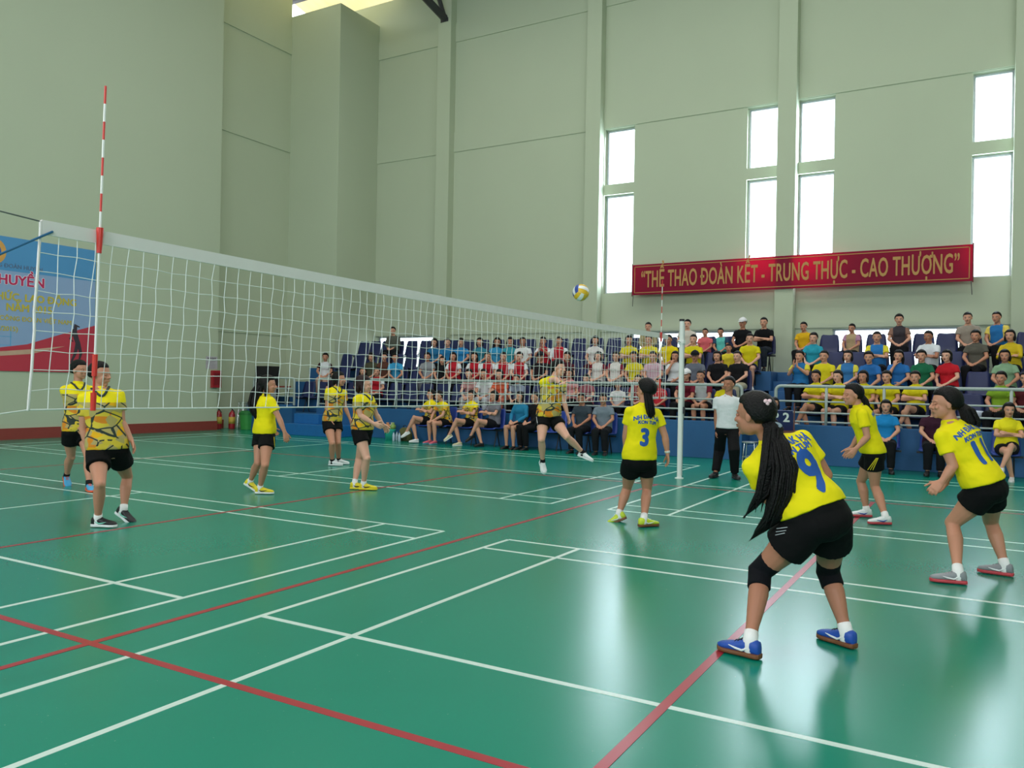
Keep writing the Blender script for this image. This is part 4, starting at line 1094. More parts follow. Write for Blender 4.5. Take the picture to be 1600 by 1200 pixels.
# (sight line x, row 0-3, description, options)
SPEC = [
 (506, 1, 'white vest over dark sleeves', dict(top=WHT, sleeve='#3a2026', pants='#c9a08c', male=False, hair='tail')),
 (521, 0, 'dark top', dict(top='#2a2430', hair='bob', sc=.9)),
 (567, 0, 'white top and long dark hair', dict(top='#cfc6c4', sleeve='#20222c', hair='long')),
 (586, 0, 'red and white top', dict(top=RED, sleeve=WHT, hair='tail')),
 (587, 1, 'dark olive top', dict(top='#4a4a3a', hair='bob')),
 (600, 1, 'brown top', dict(top='#5c3a30', hair='tail')),
 (614, 1, 'light blue shirt', dict(top='#3f9fd0', hair='tail', pose='fwd')),
 (615, 3, 'grey green shirt against the window', dict(top='#5b5e55', male=True, hair='crop', long_=True)),
 (671, 1, 'grey patterned shirt', dict(top='#8f9298', hair='tail', pose='lap', trousers=True, pants='#6d7177')),
 (678, 2, 'deep blue shirt looking sideways', dict(top='#276f9d', hair='bob')),
 (690, 1, 'black shirt', dict(top=DRK, hair='bob', sc=.92)),
 (701, 2, 'blue shirt and short hair', dict(top='#2777ac', hair='crop', male=True)),
 (710, 1, 'red vest over white sleeves', dict(top=RED, sleeve=WHT, hair='bob')),
 (722, 2, 'bright blue shirt', dict(top='#2b83bd', hair='tail')),
 (741, 1, 'red white vest, long hair', dict(top=RED, sleeve=WHT, hair='long', pose='lap')),
 (737, 0, 'pink shirt', dict(top='#c99a9a', pants='#c9bdbd', hair='tail', pose='fwd')),
 (749, 2, 'teal shirt', dict(top='#357f93', hair='bob')),
 (762, 0, 'white shirt and pale trousers', dict(top=WHT, pants='#cdd3dd', hair='crop', male=True, pose='fwd')),
 (764, 1, 'red white vest, tied hair', dict(top=RED, sleeve=WHT, hair='tail')),
 (775, 2, 'light blue shirt and wavy hair', dict(top='#3a93c0', hair='long')),
 (786, 1, 'red vest and olive trousers', dict(top=RED, sleeve=WHT, pants='#73704a', hair='crop', male=True)),
 (786, 0, 'orange top', dict(top='#e2694a', pants='#d97b66', hair='bob', pose='fwd')),
 (797, 2, 'greenish blue shirt', dict(top='#3a97a8', hair='bob')),
 (810, 0, 'grey blue top', dict(top='#8a95a8', hair='tail', pose='fwd', sc=.9)),
 (811, 1, 'red white vest, head turned', dict(top=RED, sleeve=WHT, hair='tail', pose='lap')),
 (818, 2, 'white shirt', dict(top='#dcdfe0', hair='crop', male=True, sk=3, pants='#7c8280')),
 (841, 1, 'dark shirt and cap', dict(top='#231d22', hair='crop', male=True, cap='#26262c')),
 (850, 2, 'red white vest, hands raised', dict(top=RED, sleeve=WHT, hair='tail', pose='clap')),
 (874, 2, 'red vest over white long sleeves', dict(top=RED, sleeve=WHT, long_=True, hair='crop', male=True)),
 (884, 1, 'dark red shirt', dict(top='#4a1b26', hair='tail')),
 (898, 0, 'pale pink shirt', dict(top=PNK, hair='bob')),
 (912, 0, 'dark pink top', dict(top='#9c5a66', hair='tail', sc=.9)),
 (927, 2, 'white shirt with maroon bag', dict(top='#d8d4d4', hair='bob', pants='#4a1420', pose='lap')),
 (934, 1, 'maroon shirt with white front', dict(top='#d9d3d1', sleeve=MAR, hair='bob')),
 (957, 1, 'white front and maroon sleeves', dict(top='#dcd7d5', sleeve='#7c2034', hair='tail')),
 (967, 0, 'small child in white', dict(top='#d5d2d6', hair='crop', male=True, sc=.78)),
 (983, 2, 'yellow shirt with arms folded', dict(top=Y1, hair='bob', pose='cross')),
 (994, 1, 'yellow shirt with hands clasped', dict(top=Y1, hair='tail', pose='lap')),
 (997, 0, 'dark red shirt and short hair', dict(top='#8a2b33', hair='crop', male=True, sc=.9)),
 (1012, 3, 'tan shirt against the window', dict(top='#a79a72', hair='crop', male=True, long_=True, sc=.96)),
 (1015, 2, 'yellow shirt with folded arms', dict(top=Y1, hair='crop', male=True, pose='cross')),
 (1025, 1, 'striped pink shirt', dict(top='#c9a3b4', hair='crop', male=True)),
 (1029, 0, 'red top beside the antenna', dict(top='#c8303c', hair='tail', sc=.85)),
 (1045, 2, 'yellow shirt with dark collar', dict(top='#e6cf17', hair='crop', male=True)),
 (1052, 1, 'white shirt resting chin on hand', dict(top='#d6dade', hair='bob', pose='chin')),
 (1071, 3, 'white shirt, tallest in the window', dict(top='#cfc9c0', hair='crop', male=True)),
 (1072, 0, 'maroon top and white cap', dict(top=MAR, hair='tail', cap='#e4e4e6')),
 (1082, 2, 'yellow shirt reaching sideways', dict(top=Y1, hair='crop', male=True, pose='cross')),
 (1086, 1, 'grey shirt and dark cap', dict(top='#6a6f7d', hair='crop', male=True, cap='#1a1b20')),
 (1099, 0, 'maroon shirt leaning on knees', dict(top='#c9cbd0', sleeve='#7a2036', hair='crop', male=True, pose='fwd', pants='#16181d', trousers=False)),
 (1102, 3, 'child in coral shirt', dict(top='#dd6a72', hair='crop', male=True, sc=.82)),
 (1129, 1, 'black shirt with white letters', dict(top=DRK, hair='bob', male=True)),
 (1130, 3, 'child in turquoise shirt', dict(top='#63c4bd', sleeve='#2c4a64', hair='crop', male=True, sc=.82)),
 (1132, 0, 'small child in yellow', dict(top=Y1, hair='bob', sc=.84)),
 (1141, 2, 'small child in yellow', dict(top='#dcc93a', hair='crop', male=True, sc=.82)),
 (1152, 1, 'black shirt and pale trousers', dict(top=DRK, hair='crop', male=True, pants='#b9b39c', pose='lap')),
 (1156, 3, 'black polo and white cap', dict(top='#101116', hair='crop', male=True, cap='#e6e6e8')),
 (1171, 2, 'yellow shirt and navy shorts', dict(top=Y1, hair='crop', male=True, pants='#1f2740', trousers=False)),
 (1194, 3, 'black printed tee shirt with arms folded', dict(top='#0d0e12', hair='crop', male=True, pose='cross', pants='#232a35')),
 # right block
 (1251, 1, 'blue shirt clapping', dict(top=BLU, sleeve='#d9cf3a', hair='tail', pose='clap')),
 (1258, 3, 'yellow shirt near the column', dict(top='#dfae1e', hair='crop', male=True, sc=.9)),
 (1268, 2, 'teal blue shirt', dict(top='#2c9bb4', hair='tail')),
 (1281, 0, 'yellow shirt leaning sideways', dict(top=Y1, hair='tail', pose='legx', trousers=False)),
 (1286, 1, 'yellow shirt with hands down', dict(top='#dccf24', hair='crop', male=True)),
 (1311, 0, 'yellow shirt with folded arms', dict(top=Y1, hair='tail', pose='cross', trousers=False)),
 (1323, 1, 'blue shirt with yellow shoulder', dict(top='#3a78b4', sleeve='#dcd04a', hair='bob')),
 (1329, 3, 'child in patterned pale shirt', dict(top='#b9a17e', sleeve='#b889a5', hair='crop', male=True, sc=.85)),
 (1348, 0, 'yellow shirt and folded hands', dict(top=Y1, hair='bob', pose='lap', trousers=False)),
 (1365, 1, 'blue shirt leaning forward', dict(top='#2e6fb8', hair='tail', pose='fwd')),
 (1371, 2, 'blue shirt with yellow sleeve', dict(top='#2f7ac0', sleeve='#e3d63a', hair='crop', male=True, pose='cross')),
 (1389, 0, 'yellow shirt and loose hair', dict(top=Y1, hair='tail', pose='lap', trousers=False)),
 (1399, 1, 'blue shirt with hand at mouth', dict(top='#2a6db4', hair='long', pose='chin')),
 (1406, 3, 'dark sleeveless top with arms down', dict(top='#3f3a40', sleeve='#8c6a5c', hair='bun')),
 (1431, 0, 'yellow shirt and crossed legs', dict(top=Y1, hair='tail', pose='legx', trousers=False)),
 (1443, 1, 'dark green shirt', dict(top='#1e6a4a', hair='tail')),
 (1451, 2, 'white shirt and shaved head', dict(top='#dfe3ea', hair='crop', male=True, pose='cross', sk=3)),
 (1484, 1, 'red shirt', dict(top='#c01f2c', hair='bob')),
 (1516, 3, 'tan shirt', dict(top='#9a8f84', hair='crop', male=True)),
 (1526, 2, 'grey brown top and ponytail', dict(top='#5d5a52', hair='tail', pose='lap')),
 (1561, 3, 'blue shirt with pale sleeve', dict(top='#2b72b2', sleeve='#e0c860', hair='crop', male=True)),
 (1572, 0, 'green shirt', dict(top='#83a82f', hair='bun', sk=1)),
 (1575, 1, 'pale green shirt', dict(top='#86a888', hair='bob')),
 (1581, 2, 'yellow long sleeved shirt', dict(top='#cfb427', hair='bob', long_=True, pose='cross')),
 (1599, 0, 'dark red shirt at the frame edge', dict(top='#5a2028', hair='crop', male=True)),
]
ROWN = ['front row', 'second row', 'third row', 'top row']
def seat_rows():
    rows = {}
    for px, r, d, o in SPEC:
        x = ROWX[r]; y = y_at(px, x, 560)
        rows.setdefault((r, 0 if px < 1225 else 1), []).append([y, px, d, o])
    ext = {0: (13.0, 0.35), 1: (-1.35, -6.6)}
    for (r, b), L in sorted(rows.items()):
        L.sort(key=lambda q: -q[0]); x = ROWX[r]
        # keep neighbours a seat apart
        for _ in range(30):
            for i in range(len(L)-1):
                gap = L[i][0]-L[i+1][0]; need = .46 if min(L[i][3].get('sc', 1), L[i+1][3].get('sc', 1)) > .95 else .42
                if gap < need: k = (need-gap)/2; L[i][0] += k; L[i+1][0] -= k
        if b == 0:
            lim = .32
            for q in reversed(L):
                if q[0] < lim: q[0] = lim
                lim = q[0]+.44
        hi, lo = ext[b]; hi = hi if (r != 3 or b) else 13.0
        if b == 1: hi = -1.3
        spots = [(hi+.5, None)]+[(q[0], q) for q in L]+[(lo-.5 if b else lo-.2, None)]
        seats = []
        for i in range(len(spots)-1):
            ya, yb = spots[i][0], spots[i+1][0]
            if spots[i][1]: seats.append((ya, spots[i][1]))
            n = max(0, int(round((ya-yb)/.53))-1)
            for k in range(n): seats.append((ya-(ya-yb)*(k+1)/(n+1), None))
        bn = 'left stand' if b == 0 else 'right stand'; pi_ = 0
        for i, (y, q) in enumerate(seats):
            who = 'empty navy chair' if not q else 'occupied navy chair'
            put_chair(x, y, FLZ[r]+.001, '%s, %s chair from left, %s, %s' % (who, ORD[min(i, 29)], ROWN[r], bn), 'navy chairs in the stand')
            if q:
                o = dict(q[3]); a = math.atan2(AIM.y-y, AIM.x-x); yaw = math.pi+((a-math.pi) % (2*math.pi) if False else 0)
                d = math.atan2(math.sin(a-math.pi), math.cos(a-math.pi)); yaw = math.pi+d*.6+R_.uniform(-.22, .22)
                o.setdefault('sk', R_.choice((0, 0, 1, 1, 2))); pi_ += 1
                if not o.get('trousers', True): o.setdefault('shoes', ('#e9ecee', '#c9ccd0'))
                seat_person(x+.0, y, FLZ[r]+.001, yaw, '%s, %s from left, %s, %s' % ('spectator in '+q[2] if not q[2].startswith(('small', 'child')) else q[2], ORD[pi_-1], ROWN[r], bn), **o)
if not os.environ.get('NOPEOPLE'): seat_rows()
# the chairs on the floor in front of the stand and the people on them
BXC = 13.55
BENCH = [(668, 'substitute in yellow jersey hugging one knee, leftmost on the floor chairs', dict(pose='legx', shirtmat=M_pat, hair='bun', trousers=False, pants='#101114', shoes=('#e9ecee', '#e9ecee'))),
 (695, 'substitute in yellow jersey and pink shoes with hands between her knees', dict(pose='fwd', shirtmat=M_pat, hair='bun', trousers=False, pants='#101114', shoes=('#d9657a', '#6aa6c0'))),
 (734, 'substitute in yellow jersey with an ankle crossed over her knee', dict(pose='legx', shirtmat=M_pat, hair='bun', trousers=False, pants='#101114', shoes=('#d9d3b0', '#e9ecee'))),
 (770, 'woman in grey shirt with folded arms and crossed bare legs', dict(pose='legx', top='#77767f', hair='bob', trousers=False, pants='#15151a')),
 (813, 'woman in blue long sleeved blouse on the floor chairs', dict(pose='lap', top='#2a7fa8', long_=True, hair='bob', trousers=False, pants='#15151a', shoes=('#15151a', '#15151a'))),
 (838, 'person in black beside the woman in the blue blouse', dict(pose='lap', top='#1c1a1e', long_=True, male=True, hair='crop', pants='#131418')),
 (912, 'man in dark polo shirt sitting behind the jumping player', dict(pose='lap', top='#3c4650', male=True, hair='crop', pants='#17191e', sk=3)),
 (945, 'man in grey blue shirt leaning with hands on knees', dict(pose='lap', top='#7b8794', male=True, hair='crop', pants='#1a1b20', sk=1)),
 (1385, 'woman in blue shirt holding a phone under the right rail', dict(pose='lap', top='#1f86c8', hair='bob', pants='#15161a')),
 (1459, 'person in dark maroon shirt behind player 11', dict(pose='lap', top='#3a1a2c', male=True, hair='crop', pants='#14151a')),
 (1573, 'substitute in yellow polo with crossed legs at the right edge', dict(pose='legx', top='#e6da22', hair='bob', trousers=False, pants='#14151a', shoes=('#d9d9d9', '#c9c9c9')))]
M_bch = mat('royal_blue_plastic', '#233f94', 0.4, var=0.1)
if not os.environ.get('NOPEOPLE'):
    by = []
    for px, lab, o in BENCH:
        y = y_at(px, BXC, 625); by.append(y)
        seat_person(BXC, y, 0.0, math.pi+R_.uniform(-.15, .15)-(0.25 if px < 900 else -.1), lab, group='people on the floor chairs', **o)
    allb = sorted(by+[y_at(p, BXC, 640) for p in (790, 866, 888, 1405, 1425, 1480, 1500, 1545, 1597)], reverse=True)
    kept = []
    for y in allb:
        if not kept or kept[-1]-y > .40: kept.append(y)
        elif y in by and kept[-1] not in by: kept[-1] = y
    cm = None
    for i, y in enumerate(kept):
        c = put_chair(BXC, y, 0, 'royal blue floor chair, %s from left, before the stand' % ORD[i], 'blue chairs on the floor')
        for ch in c.children:
            if ch.name.startswith('seat_shell'):
                if cm is None: cm = ch.data.copy(); cm.materials.clear(); cm.materials.append(M_bch)
                ch.data = cm

# ------------------------------------------------------------------ net, antennas, posts, ball
M_net = mat('white_net_cord', '#dfe5e2', 0.7, var=0.04); M_tape = mat('white_canvas_tape', '#e6e2e0', 0.7, var=0.04)
H0 = 2.29; XN0, XN1 = -0.31, 9.35
def ntop(x): return H0-0.03*math.sin(math.pi*min(1, max(0, x/9)))
def shear(x, z): return -0.055*(ntop(x)-z)*(1-max(0, x)/12)
net = empty('volleyball_net', (4.5, 0, 1.3), 'white volleyball net stretched across the green court', 'net'); N0 = V((4.5, 0, 1.3))
t = MB(); n = 24
vs = []
for i in range(n+1):
    x = XN0+(XN1-XN0)*i/n
    for dy in (-.006, .006):
        vs += [V((x, dy, ntop(x)))-N0, V((x, dy, ntop(x)-.075))-N0]
fs = []
for i in range(n):
    a = i*4; b = a+4; fs += [(a, a+1, b+1, b), (a+2, b+2, b+3, a+3), (a, b, b+2, a+2), (a+1, a+3, b+3, b+1)]
fs += [(0, 2, 3, 1), (n*4, n*4+1, n*4+3, n*4+2)]
t.add(vs, fs); t.build('top_band', M_tape, net, fix=True)
sq = 0.1; nv = int((XN1-XN0)/sq); rw = random.Random(3); mesh_ = MB()
zb_ = lambda x: ntop(x)-.99
J_ = {}
for i in range(nv+1):
    x = XN0+sq*i
    for j in range(10):
        z = ntop(x)-.07-(.92*j/9); am = .006 if 0 < j < 9 else .003
        J_[i, j] = V((x+shear(x, z)+rw.uniform(-am, am), rw.uniform(-.008, .008), z+(rw.uniform(-am, am) if 0 < j < 9 else 0)))-N0
for i in range(1, nv):
    mesh_.tube([J_[i, j] for j in range(10)], .0026, 4, hint=(0, 1, 0), round0=False, round1=False)
for j in range(1, 9):
    mesh_.tube([J_[i, j] for i in range(nv+1)], .0023, 4, hint=(0, 1, 0), round0=False, round1=False)
mesh_.build('net_mesh', M_net, net)
MB().tube([J_[i, 9] for i in range(nv+1)], .0048, 6, hint=(0, 1, 0)).build('bottom_cord', M_net, net)
for i in (0, nv): MB().tube([J_[i, 0]+V((0, 0, .06))]+[J_[i, j] for j in range(10)], .0075 if i == 0 else .006, 8, hint=(0, 1, 0)).build('side_cord', M_tape, net, smooth=True)
MB().tube([V((-.26, -.012, ntop(0)-.055))-N0, V((-.55, -.01, 2.06))-N0, V((-.98, 0, 1.80))-N0], .006, 6).build('blue_strap', mat('blue_webbing', '#2a6690', 0.8), net)
MB().tube([J_[0, 9], V((-1.0, 0, 1.22))-N0], .003, 6).build('bottom_tension_cord', M_net, net)
MB().tube([V((-.31, 0, ntop(0)-.01))-N0, V((-1.0, 0, 2.33))-N0], .004, 6).build('steel_cable', mat('grey_cable', '#6f7674', 0.5, metal=.6), net)
MB().tube([V((9.3, 0, ntop(9)-.02))-N0, V((9.97, 0, 2.20))-N0], .005, 6).build('tension_cord', mat('grey_cable', '#6f7674', 0.5, metal=.6), net)
MB().tube([V((9.3, 0, ntop(9)-.97))-N0, V((9.97, 0, 1.30))-N0], .005, 6).build('tension_cord', mat('grey_cable', '#6f7674', 0.5, metal=.6), net)
M_ar = mat('red_antenna', '#d8342a', 0.4, var=.04); M_aw = mat('white_antenna', '#ecebe8', 0.4, var=.03)
def antenna(x, lab, lean):
    zt = ntop(x); a = empty('antenna', (x, -.02, zt-1.0), lab, 'net antenna', 'antennas on the net')
    L = 1.8; X = lambda z: lean*(z-1.0)
    for k in range(18):
        z0, z1 = k*.1, k*.1+.1
        if 2 <= k < 9 : m = M_aw
        else: m = M_ar if k % 2 == 1 else M_aw
        MB().tube([(X(z0), 0, z0), (X(z1), 0, z1)], .0065, 8, round0=False, round1=False).build('rod_section', m, a, smooth=False)
    for z0, z1, r0, r1 in ((.87, 1.01, .013, .019), (.0, .10, .014, .016), (.19, .31, .014, .014)):
        MB().tube([(X(z0), -.0, z0), (X(z1), -.0, z1)], [r0, r1], 10, round0=False, round1=False).build('sleeve', M_ar, a, smooth=False)
antenna(0, 'red and white antenna standing on the near end of the net', .022)
antenna(9.0, 'red and white antenna on the far end of the net', .022)
def post(x, lab):
    p = empty('net_post', (x, 0, 0), lab, 'post', 'net posts')
    t = MB(); t.tube([(0, 0, 0.0), (0, 0, 2.55)], .038, 16, round0=False, round1=False); t.build('pole', M_white, p, smooth=False)
    MB().box(-.014, .014, -.047, -.036, 0.05, 2.5).build('track', mat('grey_track', '#aeb6b4', .4), p)
    MB().cyl((0, 0), .042, 2.545, 2.58).build('pole_cap', M_steel, p)
    MB().cyl((0, 0), .07, 0, .012).build('floor_socket', M_white, p)
    MB().box(-.02, .02, -.075, -.045, 1.05, 1.16).build('winch', M_steel, p)
    MB().box(-.052, .052, -.05, .05, 2.18, 2.24).build('collar', M_white, p, bevel=.004)
post(10.02, 'white steel net post between player 3 and the referee')
post(-1.0, 'white steel net post at the near end of the net')
# ball
bc = at_depth(907.5, 457, 10.3); ball = empty('volleyball', bc, 'white, yellow and blue volleyball in the air above the net', 'ball')
def ball_panels():
    cols_ = [mat('ball_white', '#e9eceb', .45), mat('ball_yellow', '#e3b92b', .45), mat('ball_blue', '#24489c', .45)]
    n = 12; r = .106
    for fi, (nx, ux, vx) in enumerate([((1, 0, 0), (0, 1, 0), (0, 0, 1)), ((-1, 0, 0), (0, -1, 0), (0, 0, 1)), ((0, 1, 0), (0, 0, 1), (1, 0, 0)), ((0, -1, 0), (0, 0, 1), (-1, 0, 0)), ((0, 0, 1), (1, 0, 0), (0, 1, 0)), ((0, 0, -1), (1, 0, 0), (0, -1, 0))]):
        for st_ in range(3):
            mb = MB(); vs = []; g = .012
            us = [-1+2*i/n for i in range(n+1)]; v0 = -1+2*st_/3+g; v1 = -1+2*(st_+1)/3-g; vv = [v0+(v1-v0)*j/4 for j in range(5)]
            def pt(u, v, rr):
                u, v = math.tan(u*math.pi/4*(1-g)), math.tan(v*math.pi/4)
                return (V(nx)+V(ux)*u+V(vx)*v).normalized()*rr
            top = [pt(u, v, r) for u in us for v in vv]; fs = []
            for i in range(n):
                for j in range(4): fs.append((i*5+j, (i+1)*5+j, (i+1)*5+j+1, i*5+j+1))
            m = len(top); rim = [i*5 for i in range(n+1)]+[n*5+j for j in range(1, 5)]+[i*5+4 for i in range(n-1, -1, -1)]+[j for j in range(3, 0, -1)]
            inn = [top[i]*.965 for i in rim]
            for q in range(len(rim)):
                q2 = (q+1) % len(rim); fs.append((rim[q], m+q, m+q2, rim[q2]))
            mb.add(top+inn, fs); o = mb.build('panel', cols_[0 if st_ == 1 else (1 if (fi+st_) % 2 else 2)], ball, smooth=False, fix=True)
    MB().sph((0, 0, 0), r*.975, 24, 16).build('core', cols_[0], ball, smooth=True)
ball_panels(); ball.rotation_euler = (.4, .5, 1.0)

# ------------------------------------------------------------------ banners
def translucent(name, col, tf=.55):
    m = mat(name, col, .7, var=.05, scale=1.5, bump=.1, bscale=3); N = m.node_tree.nodes; L = m.node_tree.links
    out = [n_ for n_ in N if n_.type == 'OUTPUT_MATERIAL'][0]; t = N.new('ShaderNodeBsdfTranslucent'); t.inputs[0].default_value = lin(col)
    mx = N.new('ShaderNodeMixShader'); mx.inputs[0].default_value = tf
    L.new(N['Principled BSDF'].outputs[0], mx.inputs[1]); L.new(t.outputs[0], mx.inputs[2]); L.new(mx.outputs[0], out.inputs[0]); return m
M_ban = translucent('red_banner_cloth', '#b01a48'); M_gold = translucent('gold_lettering', '#d9a867', .3)
BNX = 18.04
rb = empty('banner', (BNX, .06, 4.37), 'long red banner with gold lettering hung across the windows', 'banner')
hw = 4.03; hh = .41
MB().box(0, .012, -hw, hw, -hh, hh).build('cloth', M_ban, rb)
br = MB()
for a in (.05,):
    e = .009
    br.box(-.006, .0, -hw+a, hw-a, hh-a-e*2, hh-a); br.box(-.006, 0, -hw+a, hw-a, -hh+a, -hh+a+e*2)
    br.box(-.006, 0, -hw+a, -hw+a+e*2, -hh+a, hh-a); br.box(-.006, 0, hw-a-e*2, hw-a, -hh+a, hh-a)
br.build('border_line', M_gold, rb)
tm = text_mesh('“THỂ THAO ĐOÀN KẾT - TRUNG THỰC - CAO THƯỢNG”', .62, .012, .004, spacing=1.05)
xs = [v.co.x for v in tm.vertices]; k_ = (hw*2-.5)/(max(xs)-min(xs)); x0 = (max(xs)+min(xs))/2
for v in tm.vertices: v.co.x = (v.co.x-x0)*k_
place_mesh(tm, (-.006, 0, -.02), (0, -1, 0), (0, 0, 1), (-1, 0, 0)); link('lettering', tm, M_gold, rb)
for s_ in (-1, 1): MB().tube([(0, s_*(hw-.02), -hh), (.02, s_*(hw-.0), -hh-.3)], .008, 5).build('tie_cord', M_steel, rb)
for s_ in (-1, 1): MB().tube([(.005, s_*(hw+.012), -hh-.02), (.005, s_*(hw+.012), hh+.02)], .014, 8).build('batten', mat('dark_red_wood', '#6b1c26', .6), rb)

lbn = empty('banner', (7.6, LY-.02, 3.1), 'pale blue printed banner with a red foot on the left wall behind the net', 'banner')
bw0, bw1, bz0, bz1 = -3.6, 1.95, -1.53, 1.52
MB().box(bw0, bw1, -.006, .006, bz0, bz1).build('sheet', mat('banner_blue', '#8fa9d0', .6, var=.06, scale=.6), lbn)
def flat_poly(pts, y, name, m, z=.003):
    return MB().prism([(a, y, b) for a, b in pts], (0, -z, 0)).build(name, m, lbn, fix=True)
flat_poly([(bw0, .75), (bw1, .75), (bw1, bz1), (bw0, bz1)], -.006, 'blue_header', mat('banner_deep_blue', '#4f93c8', .6, var=.08, scale=.8), .002)
sw_ = [(bw0, bz0), (bw1, bz0), (bw1, -.35), (1.1, -.62), (.3, -.9), (-.6, -1.05), (-1.8, -1.0), (bw0, -.85)]
flat_poly(sw_, -.006, 'red_foot', mat('banner_red', '#c03548', .6, var=.08, scale=.8), .002)
flat_poly([(bw0, -1.05), (-.6, -1.12), (.5, -1.0), (1.2, -.9), (.4, -1.12), (-.6, -1.22), (bw0, -1.2)], -.008, 'pale_ribbon', mat('banner_cream', '#c9a58e', .6), .002)
cxn = MB()
for i in range(7): cxn.box(-2.6+i*.42, -2.585+i*.42, -.010, -.008, -.95, -.55)
for i in range(3): cxn.box(-2.6, -.05, -.010, -.008, -.95+i*.2, -.94+i*.2)
cxn.build('printed_net', mat('banner_cyan', '#56a9d8', .6), lbn)
# dark figure of a player printed at the right
fig = MB(); Yf = -.012
def blob(pts, r):
    fig.tube([(a, Yf, b) for a, b in pts], r, 8, hint=(0, 1, 0), flat=1.0)
for pts, r in (([(1.42, .02), (1.42, -.1)], [.06, .05]), ([(1.38, -.12), (1.5, -.45)], [.09, .08]), ([(1.5, -.45), (1.42, -.8)], [.07, .05]), ([(1.42, -.8), (1.3, -1.05)], [.05, .03]), ([(1.52, -.45), (1.62, -.78), (1.56, -1.0)], [.07, .05, .03]), ([(1.36, -.15), (1.24, -.35), (1.34, -.42)], [.03, .03, .02]), ([(1.4, .08), (1.55, .03)], [.03, .02])):
    blob(pts, r)
for i, v in enumerate(fig.v): fig.v[i] = (1.45+(v[0]-1.42)*.75, -.010+(v[1]+.012)*.06, -.42+(v[2]-.02)*.8)
fig.build('printed_player', mat('banner_dark', '#3b2f3a', .6), lbn, fix=True)
def btext(s_, size, xr, z, m, bold, y=-.010, sx=1.0):
    me = text_mesh(s_, size, bold, .002, 'RIGHT', sx); place_mesh(me, (xr, y, z), (1, 0, 0), (0, 0, 1), (0, -1, 0)); link('lettering', me, m, lbn)
M_bt1 = mat('banner_magenta', '#c2225a', .6); M_bt2 = mat('banner_yellow', '#c9b53c', .6); M_bt3 = mat('banner_grey', '#5a6f8e', .6); M_bt0 = mat('banner_white', '#e8e6ee', .6)
btext('LIÊN ĐOÀN LAO ĐỘNG-CÔNG ĐOÀN HUYỆN', .13, .62, .86, M_bt3, .002)
btext('GIẢI BÓNG CHUYỀN', .31, .66, .54, M_bt0, .022, -.009); btext('GIẢI BÓNG CHUYỀN', .31, .66, .54, M_bt1, .010, -.012)
btext('VIÊN CHỨC, LAO ĐỘNG', .235, 1.45, .16, M_bt2, .008)
btext('NĂM 2015', .235, .86, -.08, M_bt2, .008)
btext('THÀNH LẬP CÔNG ĐOÀN VIỆT NAM', .15, 1.34, -.33, M_bt2, .003)
btext('28/7/2015)', .15, .08, -.57, M_bt2, .003)
em = MB(); 
em.loft([(V((-.50, -.006, 1.16)), V((.30, 0, 0)), V((0, 0, .30))), (V((-.50, -.010, 1.16)), V((.30, 0, 0)), V((0, 0, .30)))], 28); em.build('emblem_ring', mat('emblem_orange', '#d9a052', .6), lbn, fix=True)
em = MB(); em.loft([(V((-.50, -.010, 1.16)), V((.19, 0, 0)), V((0, 0, .19))), (V((-.50, -.013, 1.16)), V((.19, 0, 0)), V((0, 0, .19)))], 24); em.build('emblem_centre', mat('emblem_blue', '#2f5fa0', .6), lbn, fix=True)

# ------------------------------------------------------------------ things by the left end of the stand
M_ext = mat('extinguisher_red', '#a3202a', .3, coat=.3)
def extinguisher(x, y, lab):
    e = empty('fire_extinguisher', (x, y, 0), lab, 'fire extinguisher', 'fire extinguishers in the corner')
    b = MB(); b.loft([(V((0, 0, z)), V((r, 0, 0)), V((0, r, 0))) for z, r in ((0, .085), (.02, .095), (.42, .095), (.48, .075), (.52, .035), (.55, .03))], 20); b.build('cylinder', M_ext, e, smooth=True)
    MB().loft([(V((0, 0, .16)), V((.0965, 0, 0)), V((0, .0965, 0))), (V((0, 0, .36)), V((.0965, 0, 0)), V((0, .0965, 0)))], 20).build('label_band', mat('label_yellow', '#c9a944', .6), e, smooth=True)
    MB().tube([(0, 0, .55), (0, 0, .60), (-.09, 0, .64)], .014, 8).build('handle', M_steel, e)
    MB().tube([(.02, 0, .58), (.11, .02, .50), (.12, .03, .30), (.11, .03, .16)], .012, 8).build('hose', M_steel, e, smooth=True)
extinguisher(13.6, 15.22, 'red fire extinguisher nearest the wall corner'); extinguisher(13.9, 15.0, 'red fire extinguisher beside the green bin')
fb = empty('wall_box', (13.46, LY-.0, 0), 'red fire call box under a white notice on the left wall', 'fire box')
MB().box(-.2, .12, -.09, .0, 1.22, 1.72).build('box', M_ext, fb, bevel=.01); MB().box(-.14, .06, -.096, -.09, 1.3, 1.64).build('door_panel', mat('box_dark_red', '#7c1a22', .4), fb)
fb.location.x = 13.3
fn = MB().box(12.93, 13.33, LY-.012, LY-.002, 1.76, 2.12).build('wall_notice', mat('notice_grey', '#b9b4bb', .6), bevel=.002); tag(fn, 'pale notice sheet above the red fire box', 'notice')
q = text_mesh('NỘI QUY', .07, .002, .001); place_mesh(q, (13.13, LY-.0125, 2.06), (1, 0, 0), (0, 0, 1), (0, -1, 0)); link('lettering', q, mat('banner_dark', '#3b2f3a', .6), fn)
MBx = MB()
for i in range(5): MBx.box(12.99, 13.27, LY-.0135, LY-.012, 1.98-i*.045, 1.99-i*.045)
MBx.build('printed_lines', mat('notice_print', '#8a8088', .6), fn)
gb = empty('litter_bin', (13.98, 14.45, 0), 'green plastic litter bin beside the extinguishers', 'bin')
g = MB(); g.loft([(V((0, 0, z)), V((r, 0, 0)), V((0, r, 0))) for z, r in ((0, .13), (.01, .145), (.44, .18))], 4*6, power=.5); g.build('bin_body', mat('bin_green', '#3f9a4a', .45), gb)
